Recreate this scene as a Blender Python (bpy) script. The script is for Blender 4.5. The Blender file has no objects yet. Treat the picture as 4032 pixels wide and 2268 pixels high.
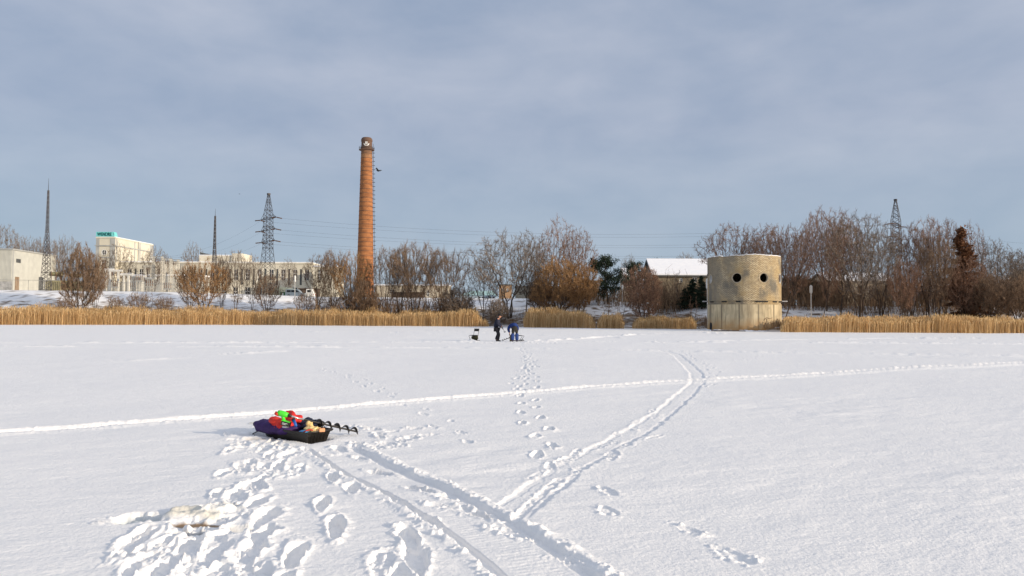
import bpy, bmesh, math, random
import numpy as np
from mathutils import Vector, Matrix, Quaternion
R = math.radians
scene = bpy.context.scene
C = scene.collection

# ------------------------------------------------------------------ camera
F = 2912.0
CAMZ = 1.62
PITCH = math.atan(106 / F)
ROLL = 0.0045
_f = Vector((0, math.cos(PITCH), math.sin(PITCH)))
_r0 = Vector((1, 0, 0)); _u0 = Vector((0, -math.sin(PITCH), math.cos(PITCH)))
_r = _r0 * math.cos(ROLL) + _u0 * math.sin(ROLL)
_u = _u0 * math.cos(ROLL) - _r0 * math.sin(ROLL)
cam_d = bpy.data.cameras.new('camera'); cam = bpy.data.objects.new('camera', cam_d); C.objects.link(cam)
cam_d.sensor_width = 36; cam_d.lens = 36 * F / 4032; cam_d.clip_end = 5000; cam_d.clip_start = 0.1
M3 = Matrix((_r, _u, -_f)).transposed().to_4x4(); M3.translation = Vector((0, 0, CAMZ)); cam.matrix_world = M3
scene.camera = cam

def P(px, py, Y):
    d = _f + _r * ((px - 2016) / F) + _u * ((1134 - py) / F)
    return Vector((0, 0, CAMZ)) + d * (Y / d.y)
def G(px, py):
    d = _f + _r * ((px - 2016) / F) + _u * ((1134 - py) / F)
    return Vector((0, 0, CAMZ)) + d * (-CAMZ / d.z)

# ------------------------------------------------------------------ light
SUN_AZ, SUN_EL = R(116), R(14)
w = bpy.data.worlds.new('World'); scene.world = w; w.use_nodes = True
nt = w.node_tree; nt.nodes.clear()
def N(t, tree=None, **k):
    n = (tree or nt).nodes.new(t)
    for a, b in k.items(): setattr(n, a, b)
    return n
wo = N('ShaderNodeOutputWorld'); bg = N('ShaderNodeBackground'); sky = N('ShaderNodeTexSky')
sky.sky_type = 'NISHITA'; sky.sun_disc = False; sky.sun_elevation = SUN_EL; sky.sun_rotation = SUN_AZ
sky.air_density = 1.0; sky.dust_density = 1.0; sky.ozone_density = 1.5
tc = N('ShaderNodeTexCoord'); mp = N('ShaderNodeMapping'); mp.inputs['Scale'].default_value = (1.0, 1.0, 3.2)
mp.inputs['Rotation'].default_value = (0.0, R(-9), 0.3)
n1 = N('ShaderNodeTexNoise'); n1.inputs['Scale'].default_value = 2.6; n1.inputs['Detail'].default_value = 4; n1.inputs['Roughness'].default_value = 0.5
n1.inputs['Distortion'].default_value = 0.4
r1 = N('ShaderNodeValToRGB')
r1.color_ramp.elements[0].position = 0.33; r1.color_ramp.elements[0].color = (0.29, 0.36, 0.49, 1)
r1.color_ramp.elements[1].position = 0.66; r1.color_ramp.elements[1].color = (0.44, 0.485, 0.59, 1)
sep = N('ShaderNodeSeparateXYZ'); hr = N('ShaderNodeMapRange')
hr.inputs['From Min'].default_value = 0.0; hr.inputs['From Max'].default_value = 0.24
hr.inputs['To Min'].default_value = 1.0; hr.inputs['To Max'].default_value = 0.0
hz = N('ShaderNodeMix', data_type='RGBA'); hz.inputs[7].default_value = (0.345, 0.455, 0.555, 1)
hm = N('ShaderNodeMath', operation='MULTIPLY'); hm.inputs[1].default_value = 0.75
m10 = N('ShaderNodeVectorMath', operation='SCALE'); m10.inputs['Scale'].default_value = 14.0
mx = N('ShaderNodeMix', data_type='RGBA'); mx.inputs[0].default_value = 0.86
L = nt.links.new
n2 = N('ShaderNodeTexNoise'); n2.inputs['Scale'].default_value = 7.5; n2.inputs['Detail'].default_value = 6; n2.inputs['Roughness'].default_value = .55; n2.inputs['Distortion'].default_value = .2
mp2 = N('ShaderNodeMapping'); mp2.inputs['Scale'].default_value = (1.0, 1.0, 2.2); mp2.inputs['Rotation'].default_value = (0, R(14), 1.1); L(tc.outputs['Generated'], mp2.inputs[0]); L(mp2.outputs[0], n2.inputs['Vector'])
nm_ = N('ShaderNodeMix', data_type='FLOAT'); nm_.inputs[0].default_value = .42; L(n1.outputs['Fac'], nm_.inputs[2]); L(n2.outputs['Fac'], nm_.inputs[3])
L(tc.outputs['Generated'], mp.inputs[0]); L(mp.outputs[0], n1.inputs['Vector']); L(nm_.outputs[0], r1.inputs[0])
L(tc.outputs['Generated'], sep.inputs[0]); L(sep.outputs['Z'], hr.inputs['Value']); L(hr.outputs[0], hm.inputs[0]); L(hm.outputs[0], hz.inputs[0])
L(r1.outputs[0], hz.inputs[6])
# veil of thin cloud is brighter overhead and round the low sun
zr_ = N('ShaderNodeMapRange'); zr_.interpolation_type = 'SMOOTHSTEP'; zr_.inputs['From Min'].default_value = .42; zr_.inputs['From Max'].default_value = .95; zr_.inputs['To Max'].default_value = .10; L(sep.outputs['Z'], zr_.inputs['Value'])
dt = N('ShaderNodeVectorMath', operation='DOT_PRODUCT'); dt.inputs[1].default_value = (math.sin(SUN_AZ) * math.cos(SUN_EL), math.cos(SUN_AZ) * math.cos(SUN_EL), math.sin(SUN_EL)); L(tc.outputs['Generated'], dt.inputs[0])
dr = N('ShaderNodeMapRange'); dr.interpolation_type = 'SMOOTHSTEP'; dr.inputs['From Min'].default_value = .15; dr.inputs['From Max'].default_value = 1.0; dr.inputs['To Max'].default_value = .62; L(dt.outputs['Value'], dr.inputs['Value'])
ad_ = N('ShaderNodeMath', operation='ADD'); L(zr_.outputs[0], ad_.inputs[0]); L(dr.outputs[0], ad_.inputs[1]); gl_ = N('ShaderNodeVectorMath', operation='SCALE'); gl_.inputs[0].default_value = (.62, .56, .50); L(ad_.outputs[0], gl_.inputs['Scale'])
sc_ = N('ShaderNodeVectorMath', operation='ADD'); L(hz.outputs[2], sc_.inputs[0]); L(gl_.outputs[0], sc_.inputs[1]); L(sc_.outputs[0], m10.inputs[0]); L(sky.outputs[0], mx.inputs[6]); L(m10.outputs[0], mx.inputs[7])
L(mx.outputs[2], bg.inputs['Color']); bg.inputs['Strength'].default_value = 0.08; L(bg.outputs[0], wo.inputs[0])

sd = bpy.data.lights.new('sun', 'SUN'); sd.energy = 4.1; sd.angle = R(0.55); sd.color = (1.0, 0.85, 0.66)
sun = bpy.data.objects.new('sun', sd); C.objects.link(sun)
sv = Vector((math.sin(SUN_AZ) * math.cos(SUN_EL), math.cos(SUN_AZ) * math.cos(SUN_EL), math.sin(SUN_EL)))
sun.rotation_euler = sv.to_track_quat('Z', 'Y').to_euler()
scene.view_settings.view_transform = 'Standard'; scene.view_settings.look = 'None'
scene.view_settings.exposure = 0.05; scene.view_settings.gamma = 1.0

# ------------------------------------------------------------------ helpers
def mat(name, c1, c2=None, scale=1.0, rough=0.8, metal=0.0, bump=0.0, bscale=None, island=False, stretch=(1, 1, 1), lo=0.35, hi=0.65, spec=0.3):
    m = bpy.data.materials.new(name); m.use_nodes = True; t = m.node_tree; b = t.nodes['Principled BSDF']
    b.inputs['Roughness'].default_value = rough; b.inputs['Metallic'].default_value = metal
    b.inputs['Specular IOR Level'].default_value = spec
    b.inputs['Base Color'].default_value = (*c1, 1)
    if c2 or bump:
        co = t.nodes.new('ShaderNodeTexCoord'); ma = t.nodes.new('ShaderNodeMapping'); ma.inputs['Scale'].default_value = stretch
        t.links.new(co.outputs['Object'], ma.inputs[0])
    if c2:
        rp = t.nodes.new('ShaderNodeValToRGB'); rp.color_ramp.elements[0].color = (*c1, 1); rp.color_ramp.elements[1].color = (*c2, 1)
        rp.color_ramp.elements[0].position = lo; rp.color_ramp.elements[1].position = hi
        if island:
            g = t.nodes.new('ShaderNodeNewGeometry'); t.links.new(g.outputs['Random Per Island'], rp.inputs[0])
        else:
            n = t.nodes.new('ShaderNodeTexNoise'); n.inputs['Scale'].default_value = scale; n.inputs['Detail'].default_value = 6
            t.links.new(ma.outputs[0], n.inputs['Vector']); t.links.new(n.outputs['Fac'], rp.inputs[0])
        t.links.new(rp.outputs[0], b.inputs['Base Color'])
    if bump:
        n2 = t.nodes.new('ShaderNodeTexNoise'); n2.inputs['Scale'].default_value = bscale or scale * 4; n2.inputs['Detail'].default_value = 5
        bp = t.nodes.new('ShaderNodeBump'); bp.inputs['Strength'].default_value = bump; bp.inputs['Distance'].default_value = 0.05
        t.links.new(ma.outputs[0], n2.inputs['Vector']); t.links.new(n2.outputs['Fac'], bp.inputs['Height']); t.links.new(bp.outputs[0], b.inputs['Normal'])
    return m

def tag(o, label=None, cat=None, group=None, kind=None):
    if label: o['label'] = label
    if cat: o['category'] = cat
    if group: o['group'] = group
    if kind: o['kind'] = kind
    return o
def thing(name, label, cat, loc=(0, 0, 0), rz=0.0, group=None):
    o = bpy.data.objects.new(name, None); C.objects.link(o); o.location = loc; o.rotation_euler = (0, 0, rz); o.empty_display_size = 0.2
    return tag(o, label, cat, group)

class MB:
    def __init__(s): s.v = []; s.f = []
    def add(s, vs, fs):
        k = len(s.v); s.v += [tuple(p) for p in vs]; s.f += [tuple(i + k for i in f) for f in fs]; return s
    def box(s, x0, x1, y0, y1, z0, z1):
        return s.add([(x0, y0, z0), (x1, y0, z0), (x1, y1, z0), (x0, y1, z0), (x0, y0, z1), (x1, y0, z1), (x1, y1, z1), (x0, y1, z1)],
                     [(0, 3, 2, 1), (4, 5, 6, 7), (0, 1, 5, 4), (1, 2, 6, 5), (2, 3, 7, 6), (3, 0, 4, 7)])
    def tube(s, pts, rad, n=6, cap=True):
        pts = [Vector(p) for p in pts]
        if not isinstance(rad, (list, tuple)): rad = [rad] * len(pts)
        k = len(s.v); up = Vector((0, 0, 1)); prev = None
        for i, p in enumerate(pts):
            d = (pts[min(i + 1, len(pts) - 1)] - pts[max(i - 1, 0)]).normalized()
            if prev is None:
                a = d.cross(up if abs(d.z) < .9 else Vector((1, 0, 0))).normalized()
            else:
                a = (prev - d * prev.dot(d)).normalized()
            prev = a; b = d.cross(a)
            for j in range(n):
                t = 2 * math.pi * j / n; q = p + (a * math.cos(t) + b * math.sin(t)) * rad[i]; s.v.append(tuple(q))
        for i in range(len(pts) - 1):
            for j in range(n):
                j2 = (j + 1) % n; s.f.append((k + i * n + j, k + i * n + j2, k + (i + 1) * n + j2, k + (i + 1) * n + j))
        if cap:
            s.f.append(tuple(k + j for j in range(n))[::-1]); s.f.append(tuple(k + (len(pts) - 1) * n + j for j in range(n)))
        return s
    def bar(s, a, b, r): return s.tube([a, b], r, 4)
    def lathe(s, prof, n=32, c=(0, 0, 0), cap=False):
        k = len(s.v)
        for (r, z) in prof:
            for j in range(n):
                t = 2 * math.pi * j / n; s.v.append((c[0] + r * math.cos(t), c[1] + r * math.sin(t), c[2] + z))
        for i in range(len(prof) - 1):
            for j in range(n):
                j2 = (j + 1) % n; s.f.append((k + i * n + j, k + i * n + j2, k + (i + 1) * n + j2, k + (i + 1) * n + j))
        if cap:
            s.f.append(tuple(k + j for j in range(n))[::-1]); s.f.append(tuple(k + (len(prof) - 1) * n + j for j in range(n)))
        return s
    def blob(s, c, r, seed=0, amp=0.12, freq=3.0, nu=24, nv=14, power=1.0, rot=0.0):
        rnd = random.Random(seed); ph = [(rnd.uniform(0, 6.28), rnd.uniform(.6, 1.6) * freq, rnd.uniform(.6, 1.6) * freq) for _ in range(5)]
        k = len(s.v); ca, sa = math.cos(rot), math.sin(rot)
        def sp(v): return math.copysign(abs(v) ** power, v)
        for i in range(nv + 1):
            th = math.pi * i / nv
            for j in range(nu):
                a = 2 * math.pi * j / nu
                x, y, z = sp(math.sin(th)) * sp(math.cos(a)), sp(math.sin(th)) * sp(math.sin(a)), sp(math.cos(th))
                d = 1 + amp * sum(math.sin(p + f1 * x + f2 * y + f1 * z * 1.3) for p, f1, f2 in ph) / 2.2
                x, y, z = x * r[0] * d, y * r[1] * d, z * r[2] * d
                s.v.append((c[0] + x * ca - y * sa, c[1] + x * sa + y * ca, c[2] + z))
        for i in range(nv):
            for j in range(nu):
                j2 = (j + 1) % nu; s.f.append((k + i * nu + j, k + (i + 1) * nu + j, k + (i + 1) * nu + j2, k + i * nu + j2))
        return s
    def build(s, name, m, parent=None, smooth=False, bevel=0):
        me = bpy.data.meshes.new(name); me.from_pydata(s.v, [], s.f); me.update()
        if smooth: me.polygons.foreach_set('use_smooth', [True] * len(me.polygons))
        me.materials.append(m)
        o = bpy.data.objects.new(name, me); C.objects.link(o)
        if parent: o.parent = parent
        if bevel:
            b = o.modifiers.new('bevel', 'BEVEL'); b.width = bevel; b.segments = 2
        return o

def np_mesh(name, V, Fq, m, parent=None, smooth=False):
    me = bpy.data.meshes.new(name); nv, nf = len(V), len(Fq); k = Fq.shape[1]
    me.vertices.add(nv); me.vertices.foreach_set('co', V.astype(np.float32).ravel())
    me.loops.add(nf * k); me.loops.foreach_set('vertex_index', Fq.astype(np.int32).ravel())
    me.polygons.add(nf); me.polygons.foreach_set('loop_start', np.arange(0, nf * k, k, dtype=np.int32))
    try: me.polygons.foreach_set('loop_total', np.full(nf, k, dtype=np.int32))
    except Exception: pass
    me.polygons.foreach_set('use_smooth', np.full(nf, smooth, dtype=bool))
    me.update(calc_edges=True)
    if m: me.materials.append(m)
    o = bpy.data.objects.new(name, me); C.objects.link(o)
    if parent: o.parent = parent
    return o

def vnoise(x, y, seed=0):
    xi = np.floor(x).astype(np.int64); yi = np.floor(y).astype(np.int64); xf = x - xi; yf = y - yi
    def h(a, b):
        n = (a * 374761393 + b * 668265263 + seed * 1274126177) & 0xffffffff
        n = ((n ^ (n >> 13)) * 1274126177) & 0xffffffff
        return ((n ^ (n >> 16)) & 0xffff) / 65535.0
    u = xf * xf * xf * (xf * (xf * 6 - 15) + 10); v = yf * yf * yf * (yf * (yf * 6 - 15) + 10)
    a = h(xi, yi); b = h(xi + 1, yi); c = h(xi, yi + 1); d = h(xi + 1, yi + 1)
    return (a + (b - a) * u) * (1 - v) + (c + (d - c) * u) * v
def fbm(x, y, o=4, seed=0, g=0.5):
    s = 0; a = 1; t = 0
    for i in range(o): s = s + a * (vnoise(x * 2 ** i, y * 2 ** i, seed + i) - 0.5); t += a; a *= g
    return s / t
def sstep(a, b, x):
    t = np.clip((x - a) / (b - a), 0, 1); return t * t * (3 - 2 * t)

# ------------------------------------------------------------------ terrain functions
_bl = [(-900, 1276), (0, 1279), (1000, 1279), (1280, 1282), (1900, 1286), (2300, 1292), (2740, 1296), (3100, 1308), (4032, 1312), (5200, 1318)]
_bp = [G(a, b) for a, b in _bl]; _bx = np.array([p.x for p in _bp]); _by = np.array([p.y for p in _bp])
def Yb(x): return np.interp(x, _bx, _by)
_cr = [(-900, 1136), (0, 1143), (700, 1152), (1000, 1160), (1250, 1168), (1500, 1171), (1900, 1175), (2150, 1176), (2400, 1186), (2700, 1193), (3100, 1205), (3600, 1208), (4032, 1210), (5200, 1214)]
_cx = []; _cz = []
for a, b in _cr:
    xx = P(a, b, 115).x * 1.0; yy = float(Yb(xx)) + 26; p = P(a, b, yy); _cx.append(p.x); _cz.append(p.z)
def HC(x): return np.interp(x, _cx, _cz)
def zt(x, y):
    x = np.asarray(x, float); y = np.asarray(y, float)
    s = y - Yb(x); h = HC(x)
    z = -0.25 + 0.45 * sstep(-1.5, 2.5, s) + (0.32 * (h - .2)) * sstep(2.5, 9, s) + 0.68 * (h - .2) * sstep(8, 26, s)
    bump = fbm(x * .35, y * .35, 5, 11) * 0.7 * sstep(1, 6, s) * (1 - .8 * sstep(14, 24, s))
    return z + bump
def zg(x, y): return float(zt(np.array([x]), np.array([y]))[0])

# ------------------------------------------------------------------ snow materials
def snow_mat(name, earth=False):
    m = bpy.data.materials.new(name); m.use_nodes = True; t = m.node_tree; b = t.nodes['Principled BSDF']; l = t.links.new
    b.inputs['Roughness'].default_value = 0.6; b.inputs['Specular IOR Level'].default_value = 0.2
    co = t.nodes.new('ShaderNodeTexCoord')
    def noise(s, d, rough=.5, vec=None):
        n = t.nodes.new('ShaderNodeTexNoise'); n.inputs['Scale'].default_value = s; n.inputs['Detail'].default_value = d; n.inputs['Roughness'].default_value = rough
        l(vec or co.outputs['Object'], n.inputs['Vector']); return n
    n1 = noise(26, 5, .65); ma = t.nodes.new('ShaderNodeMapping'); ma.inputs['Scale'].default_value = (1, 1.7, 1); ma.inputs['Rotation'].default_value = (0, 0, R(24)); l(co.outputs['Object'], ma.inputs[0])
    n2 = noise(3.2, 4, .6, ma.outputs[0])
    b1 = t.nodes.new('ShaderNodeBump'); b1.inputs['Strength'].default_value = .55; b1.inputs['Distance'].default_value = .02; l(n1.outputs['Fac'], b1.inputs['Height'])
    b2 = t.nodes.new('ShaderNodeBump'); b2.inputs['Strength'].default_value = .35; b2.inputs['Distance'].default_value = .05; l(n2.outputs['Fac'], b2.inputs['Height']); l(b1.outputs[0], b2.inputs['Normal'])
    l(b2.outputs[0], b.inputs['Normal'])
    rp = t.nodes.new('ShaderNodeValToRGB'); rp.color_ramp.elements[0].color = (.88, .87, .86, 1); rp.color_ramp.elements[1].color = (.93, .915, .89, 1); n3 = noise(.7, 4); l(n3.outputs['Fac'], rp.inputs[0])
    out = rp.outputs[0]
    at = t.nodes.new('ShaderNodeAttribute'); at.attribute_name = 'dirt'
    mix = t.nodes.new('ShaderNodeMix'); mix.data_type = 'RGBA'; l(at.outputs['Color'], mix.inputs[7]); l(out, mix.inputs[6]); l(at.outputs['Alpha'], mix.inputs[0]); out = mix.outputs[2]
    l(out, b.inputs['Base Color'])
    return m
SNOW = snow_mat('snow')
CAP = mat('snow_cap', (.84, .85, .88), (.9, .9, .91), 2, .6, bump=.4, bscale=8)

def set_dirt(o, col):
    a = o.data.color_attributes.new('dirt', 'FLOAT_COLOR', 'POINT'); a.data.foreach_set('color', col.astype(np.float32).ravel())

# ------------------------------------------------------------------ frozen river (polar sheet about the camera foot)
SLED_C1 = G(1208, 1745); SL_A = R(35); SL_L = 1.12; SL_W = 0.40
SL_U = Vector((-math.cos(SL_A), math.sin(SL_A), 0)); SL_V = Vector((math.sin(SL_A), math.cos(SL_A), 0))
SLED = Vector((SLED_C1.x, SLED_C1.y, 0)) + SL_U * SL_L / 2 + SL_V * SL_W / 2

def catmull(pts, step=0.25):
    out = []; n = len(pts)
    for i in range(n - 1):
        p0, p1, p2, p3 = pts[max(i - 1, 0)], pts[i], pts[i + 1], pts[min(i + 2, n - 1)]
        k = max(2, min(14, int(math.dist(p1, p2) / step)))
        for j in range(k):
            t = j / k
            out.append(tuple(.5 * ((2 * p1[a]) + (-p0[a] + p2[a]) * t + (2 * p0[a] - 5 * p1[a] + 4 * p2[a] - p3[a]) * t * t + (-p0[a] + 3 * p1[a] - 3 * p2[a] + p3[a]) * t ** 3) for a in (0, 1)))
    out.append(tuple(pts[-1])); return out
def gp(l): return [tuple(G(a, b)[:2]) for a, b in l]

def build_river():
    rnd = random.Random(5)
    radii = [0.4, 1.2, 2.0, 2.8, 3.4]; r = 3.6
    while r < 175:
        radii.append(r); r += min(max(r * r / (CAMZ * 739) * 0.50, 0.009), .30 if r < 62 else 1.3)
    radii = np.array(radii)
    th = np.concatenate([np.linspace(-180, -48, 34)[:-1], np.linspace(-48, -38, 90)[:-1], np.linspace(-38, 38, 1060), np.linspace(38, 48, 90)[1:], np.linspace(48, 180, 34)[1:]])
    th = np.radians(th); nr, nc = len(radii), len(th)
    print('river grid', nr, nc)
    X = radii[:, None] * np.sin(th)[None]; Y = radii[:, None] * np.cos(th)[None]
    pit = np.zeros((nr, nc)); rim = np.zeros((nr, nc)); rough = np.zeros((nr, nc))
    def sl(x0, x1, y0, y1):
        cs = [(x0, y0), (x1, y0), (x0, y1), (x1, y1)]
        rr = [math.hypot(*c) for c in cs]; aa = [math.atan2(c[0], c[1]) for c in cs]
        rmin = min(rr)
        if x0 < 0 < x1: rmin = min(rmin, abs(y0))
        i0, i1 = np.searchsorted(radii, rmin) - 1, np.searchsorted(radii, max(rr)) + 1
        j0, j1 = np.searchsorted(th, min(aa)) - 1, np.searchsorted(th, max(aa)) + 1
        return slice(max(i0, 0), min(i1, nr)), slice(max(j0, 0), min(j1, nc))
    wob = fbm(X * 7, Y * 7, 3, 3); wob2 = fbm(X * 2.1, Y * 2.1, 3, 8)
    def printt(x, y, ang, a, b, d, rm=.3, ro=1.0):
        d *= .43; a, b = (a * .84, b * .47) if b > .1 else (a * 1.05, b * .8); ang = (R(100) + (ang - R(68)) * .5) if (a > .12 and x < .2 and y < 10 and R(40) < ang < R(110)) else ang
        m = max(a, b) * 2.2 + .1; s = sl(x - m, x + m, y - m, y + m); xs, ys = X[s] - x, Y[s] - y
        u = xs * math.cos(ang) + ys * math.sin(ang); v = -xs * math.sin(ang) + ys * math.cos(ang)
        q = np.sqrt((u / a) ** 2 + (v / (b * (1 + .25 * np.tanh(u / a)))) ** 2) * (1 + .55 * wob[s] + .35 * wob2[s])
        pit[s] = np.minimum(pit[s], -d * (1 - sstep(.72, 1.08, q)) * (1 + .18 * np.tanh(u / a)))
        rim[s] = np.maximum(rim[s], d * rm * .8 * np.exp(-((q - 1.22) / .22) ** 2) * (1 + 2.4 * wob[s]))
        rough[s] = np.maximum(rough[s], ro * np.exp(-(q / 1.55) ** 4))
    def line(pts):
        D = np.full((nr, nc), 9.0, np.float64); S = np.zeros((nr, nc)); acc = 0; W = 1.6
        for a, b in zip(pts[:-1], pts[1:]):
            s = sl(min(a[0], b[0]) - W, max(a[0], b[0]) + W, min(a[1], b[1]) - W, max(a[1], b[1]) + W)
            dx, dy = b[0] - a[0], b[1] - a[1]; Ln = math.hypot(dx, dy) + 1e-9; xs, ys = X[s] - a[0], Y[s] - a[1]
            t = np.clip((xs * dx + ys * dy) / Ln ** 2, 0, 1); ex, ey = xs - t * dx, ys - t * dy; d = np.hypot(ex, ey)
            sg = np.sign(xs * dy - ys * dx) ; sg[sg == 0] = 1
            up = d < np.abs(D[s]); Ds = D[s]; Ds[up] = (d * sg)[up]; D[s] = Ds; Ss = S[s]; Ss[up] = (acc + t * Ln)[up]; S[s] = Ss; acc += Ln
        return D, S
    def groove(D, c, hw, d, soft=.35, rm=.3, ro=.6):
        nonlocal pit, rim, rough
        q = np.abs(D - c) / hw * (1 + .5 * wob + .2 * wob2)
        pit = np.minimum(pit, -d * (1 - sstep(1 - soft, 1.08, q))); rim = np.maximum(rim, rm * d * np.exp(-((q - 1.3) / .28) ** 2) * (1 + 1.6 * wob))
        rough = np.maximum(rough, ro * np.exp(-(q / 1.6) ** 4))
    def trail(pts, stride, off, a, b, d, rm=.35, jit=.05, ro=.8, every=1):
        pts = catmull(pts, .2); acc = 0; nxt = 0; side = 1
        for p, q in zip(pts[:-1], pts[1:]):
            Ln = math.dist(p, q); an = math.atan2(q[1] - p[1], q[0] - p[0])
            while nxt < acc + Ln:
                t = (nxt - acc) / Ln; x = p[0] + (q[0] - p[0]) * t - math.sin(an) * off * side; y = p[1] + (q[1] - p[1]) * t + math.cos(an) * off * side
                printt(x + rnd.gauss(0, jit), y + rnd.gauss(0, jit), an + rnd.gauss(0, .12) + math.pi * (d < 0), a * rnd.uniform(.85, 1.2), b * rnd.uniform(.85, 1.15), abs(d) * rnd.uniform(.7, 1.15), rm, ro)
                nxt += stride * rnd.uniform(.85, 1.15); side = -side
            acc += Ln
    # long ski trail across the river
    D, S = line(catmull(gp([(-400, 1738), (0, 1703), (400, 1674), (900, 1641), (1250, 1614), (1600, 1583), (2100, 1543), (2600, 1506), (3000, 1486), (3500, 1456), (4032, 1430), (4500, 1410)]), 1))
    pit = np.minimum(pit, -.035 * (1 - sstep(.5, 1.1, np.abs(D + .02) / .13))); rough = np.maximum(rough, .55 * np.exp(-(D / .34) ** 4))
    for c_, h_ in ((.17, .03), (-.20, .045)): rim = np.maximum(rim, h_ * np.exp(-((D - c_) / np.maximum(.075, .0062 * np.hypot(X, Y))) ** 2) * (1 + .9 * wob2) * np.clip(.6 + np.hypot(X, Y) / 25, 1, 2.6))
    for l, dd in (([(-300, 1350), (700, 1349), (1850, 1347), (2500, 1346), (3300, 1350), (4300, 1358)], .05), ([(-300, 1362), (1000, 1366), (2000, 1371), (2700, 1383), (3400, 1393), (4300, 1407)], .045),
                  ([(-300, 1436), (300, 1427), (800, 1402), (1050, 1384), (1400, 1378)], .03), ([(1850, 1343), (1990, 1349), (2200, 1338), (2500, 1318), (2700, 1308), (2900, 1316)], .05),
                  ([(2500, 1350), (2900, 1340), (3500, 1333), (4100, 1330)], .035), ([(60, 1310), (600, 1312), (1300, 1306), (1700, 1312)], .03), ([(1700, 1300), (2100, 1318), (2450, 1330), (2600, 1350)], .035)):
        D, S = line(catmull(gp(l), 2)); gate = sstep(-.16, .02, fbm(X * .35, Y * .35, 2, 21) + .03)
        pp, rr_ = pit.copy(), rim.copy(); groove(D, 0, .16, dd, rm=1.0, ro=.3); rim = np.maximum(rim, (dd * 1.7) * np.exp(-((D - .3) / .26) ** 2) * (1 + 2 * wob2)); pit = pp + (pit - pp) * gate; rim = rr_ + (rim - rr_) * gate
    # towed sled track in the foreground: flat runner floor with a deep rut each side
    D, S = line(catmull(gp([(1275, 1748), (1370, 1800), (1480, 1860), (1600, 1920), (1730, 1992), (1880, 2080), (2015, 2168), (2150, 2268), (2420, 2470)]), .25))
    fade = sstep(.0, .5, S)
    q = np.abs(D) / .27 * (1 + .12 * wob2); floor = -.018 * (1 - sstep(.9, 1.05, q)) * fade; pit = np.minimum(pit, floor)
    belt = (np.abs(D) < .15) * .0010 * np.sin(S * 2 * math.pi / .055) * sstep(-.05, .1, fbm(X * 1.5, Y * 1.5, 2, 88))
    for c, hw, d in ((-.27, .055, .042), (.25, .05, .045)):
        q = np.abs(D - c - .015 * np.sin(S * 1.3)) / hw * (1 + .25 * wob + .2 * wob2); pit = np.minimum(pit, -d * (1 - sstep(.55, 1.1, q)) * fade)
    for c, hgt, ww in ((-.38, .022, .045), (.34, .016, .045)):
        rim = np.maximum(rim, hgt * np.exp(-((D - c) / ww) ** 2) * (1 + 2.2 * wob) * fade); rough = np.maximum(rough, .9 * np.exp(-((D - c) / (ww * 1.5)) ** 4) * fade)
    # older snowmobile track coming back from the tower side
    D, S = line(catmull(gp([(1960, 2080), (2080, 1975), (2230, 1855), (2380, 1765), (2520, 1692), (2642, 1600), (2728, 1522), (2748, 1490), (2728, 1455), (2690, 1420), (2660, 1395), (2600, 1380)]), .3))
    fade = sstep(.0, .8, S)
    D = D + .10 * wob2 + .05 * wob; q = np.abs(D) / .17; pit = np.minimum(pit, -.010 * (1 - sstep(.85, 1.1, q)) * fade)
    for c in (-.14, .14):
        q = np.abs(D - c) / .06 * (1 + .3 * wob); pit = np.minimum(pit, -.016 * (1 - sstep(.3, 1.1, q)) * fade); rim = np.maximum(rim, .005 * np.exp(-((D - c * 1.42) / .07) ** 2) * (1 + 2.8 * wob) * fade)
    belt = belt + (np.abs(D) < .2) * .0004 * np.sin(S * 2 * math.pi / .07)
    tr = gp([(2150, 1870), (2250, 1815), (2330, 1770), (2480, 1690), (2590, 1610)]); trail(tr, .7, .05, .26, .10, .03, .4)
    tr = gp([(2290, 1850), (2420, 1790), (2560, 1720)]); trail(tr, .7, .03, .28, .09, .04, .4)
    D, S = line(catmull(gp([(2030, 2050), (2110, 1965), (2200, 1890)]), .3)); groove(D, 0, .05, .022, rm=.3)
    # shallow foot trails
    trail(gp([(2070, 1400), (2085, 1450), (2095, 1520), (2070, 1590), (2110, 1680), (2125, 1760), (2140, 1850)]), .62, .13, .17, .08, .065, .6)
    trail(gp([(2040, 1352), (2060, 1380), (2085, 1420), (2050, 1500), (2050, 1560)]), .62, .1, .16, .08, .05, .7)
    trail(gp([(1270, 1450), (1400, 1490), (1530, 1545), (1600, 1582), (1700, 1640), (1830, 1720), (1900, 1765)]), .66, .1, .15, .07, .035, .5)
    trail(gp([(2370, 1940), (2500, 2020), (2640, 2090), (2800, 2150), (2900, 2190), (3050, 2300)]), .62, .1, .17, .08, .04, .4)
    trail(gp([(2680, 1385), (2760, 1420), (2800, 1470), (2790, 1520)]), .7, .1, .15, .08, .04, .5)
    trail(gp([(1900, 1350), (1700, 1352), (1500, 1350)]), .6, .1, .14, .08, .05, .8)
    trail(gp([(2050, 1350), (2200, 1352), (2450, 1345), (2700, 1330)]), .6, .1, .14, .08, .05, .8)
    trail(gp([(2900, 1420), (3030, 1392), (3100, 1375)]), .8, .1, .15, .08, .03, .5)
    # churned snow round the two anglers
    c = G(2000, 1350)
    for k in range(90): printt(c.x + rnd.gauss(0, 1.5), c.y + rnd.gauss(0, .8), rnd.uniform(0, 3), .15, .09, rnd.uniform(.03, .07), .9)
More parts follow.
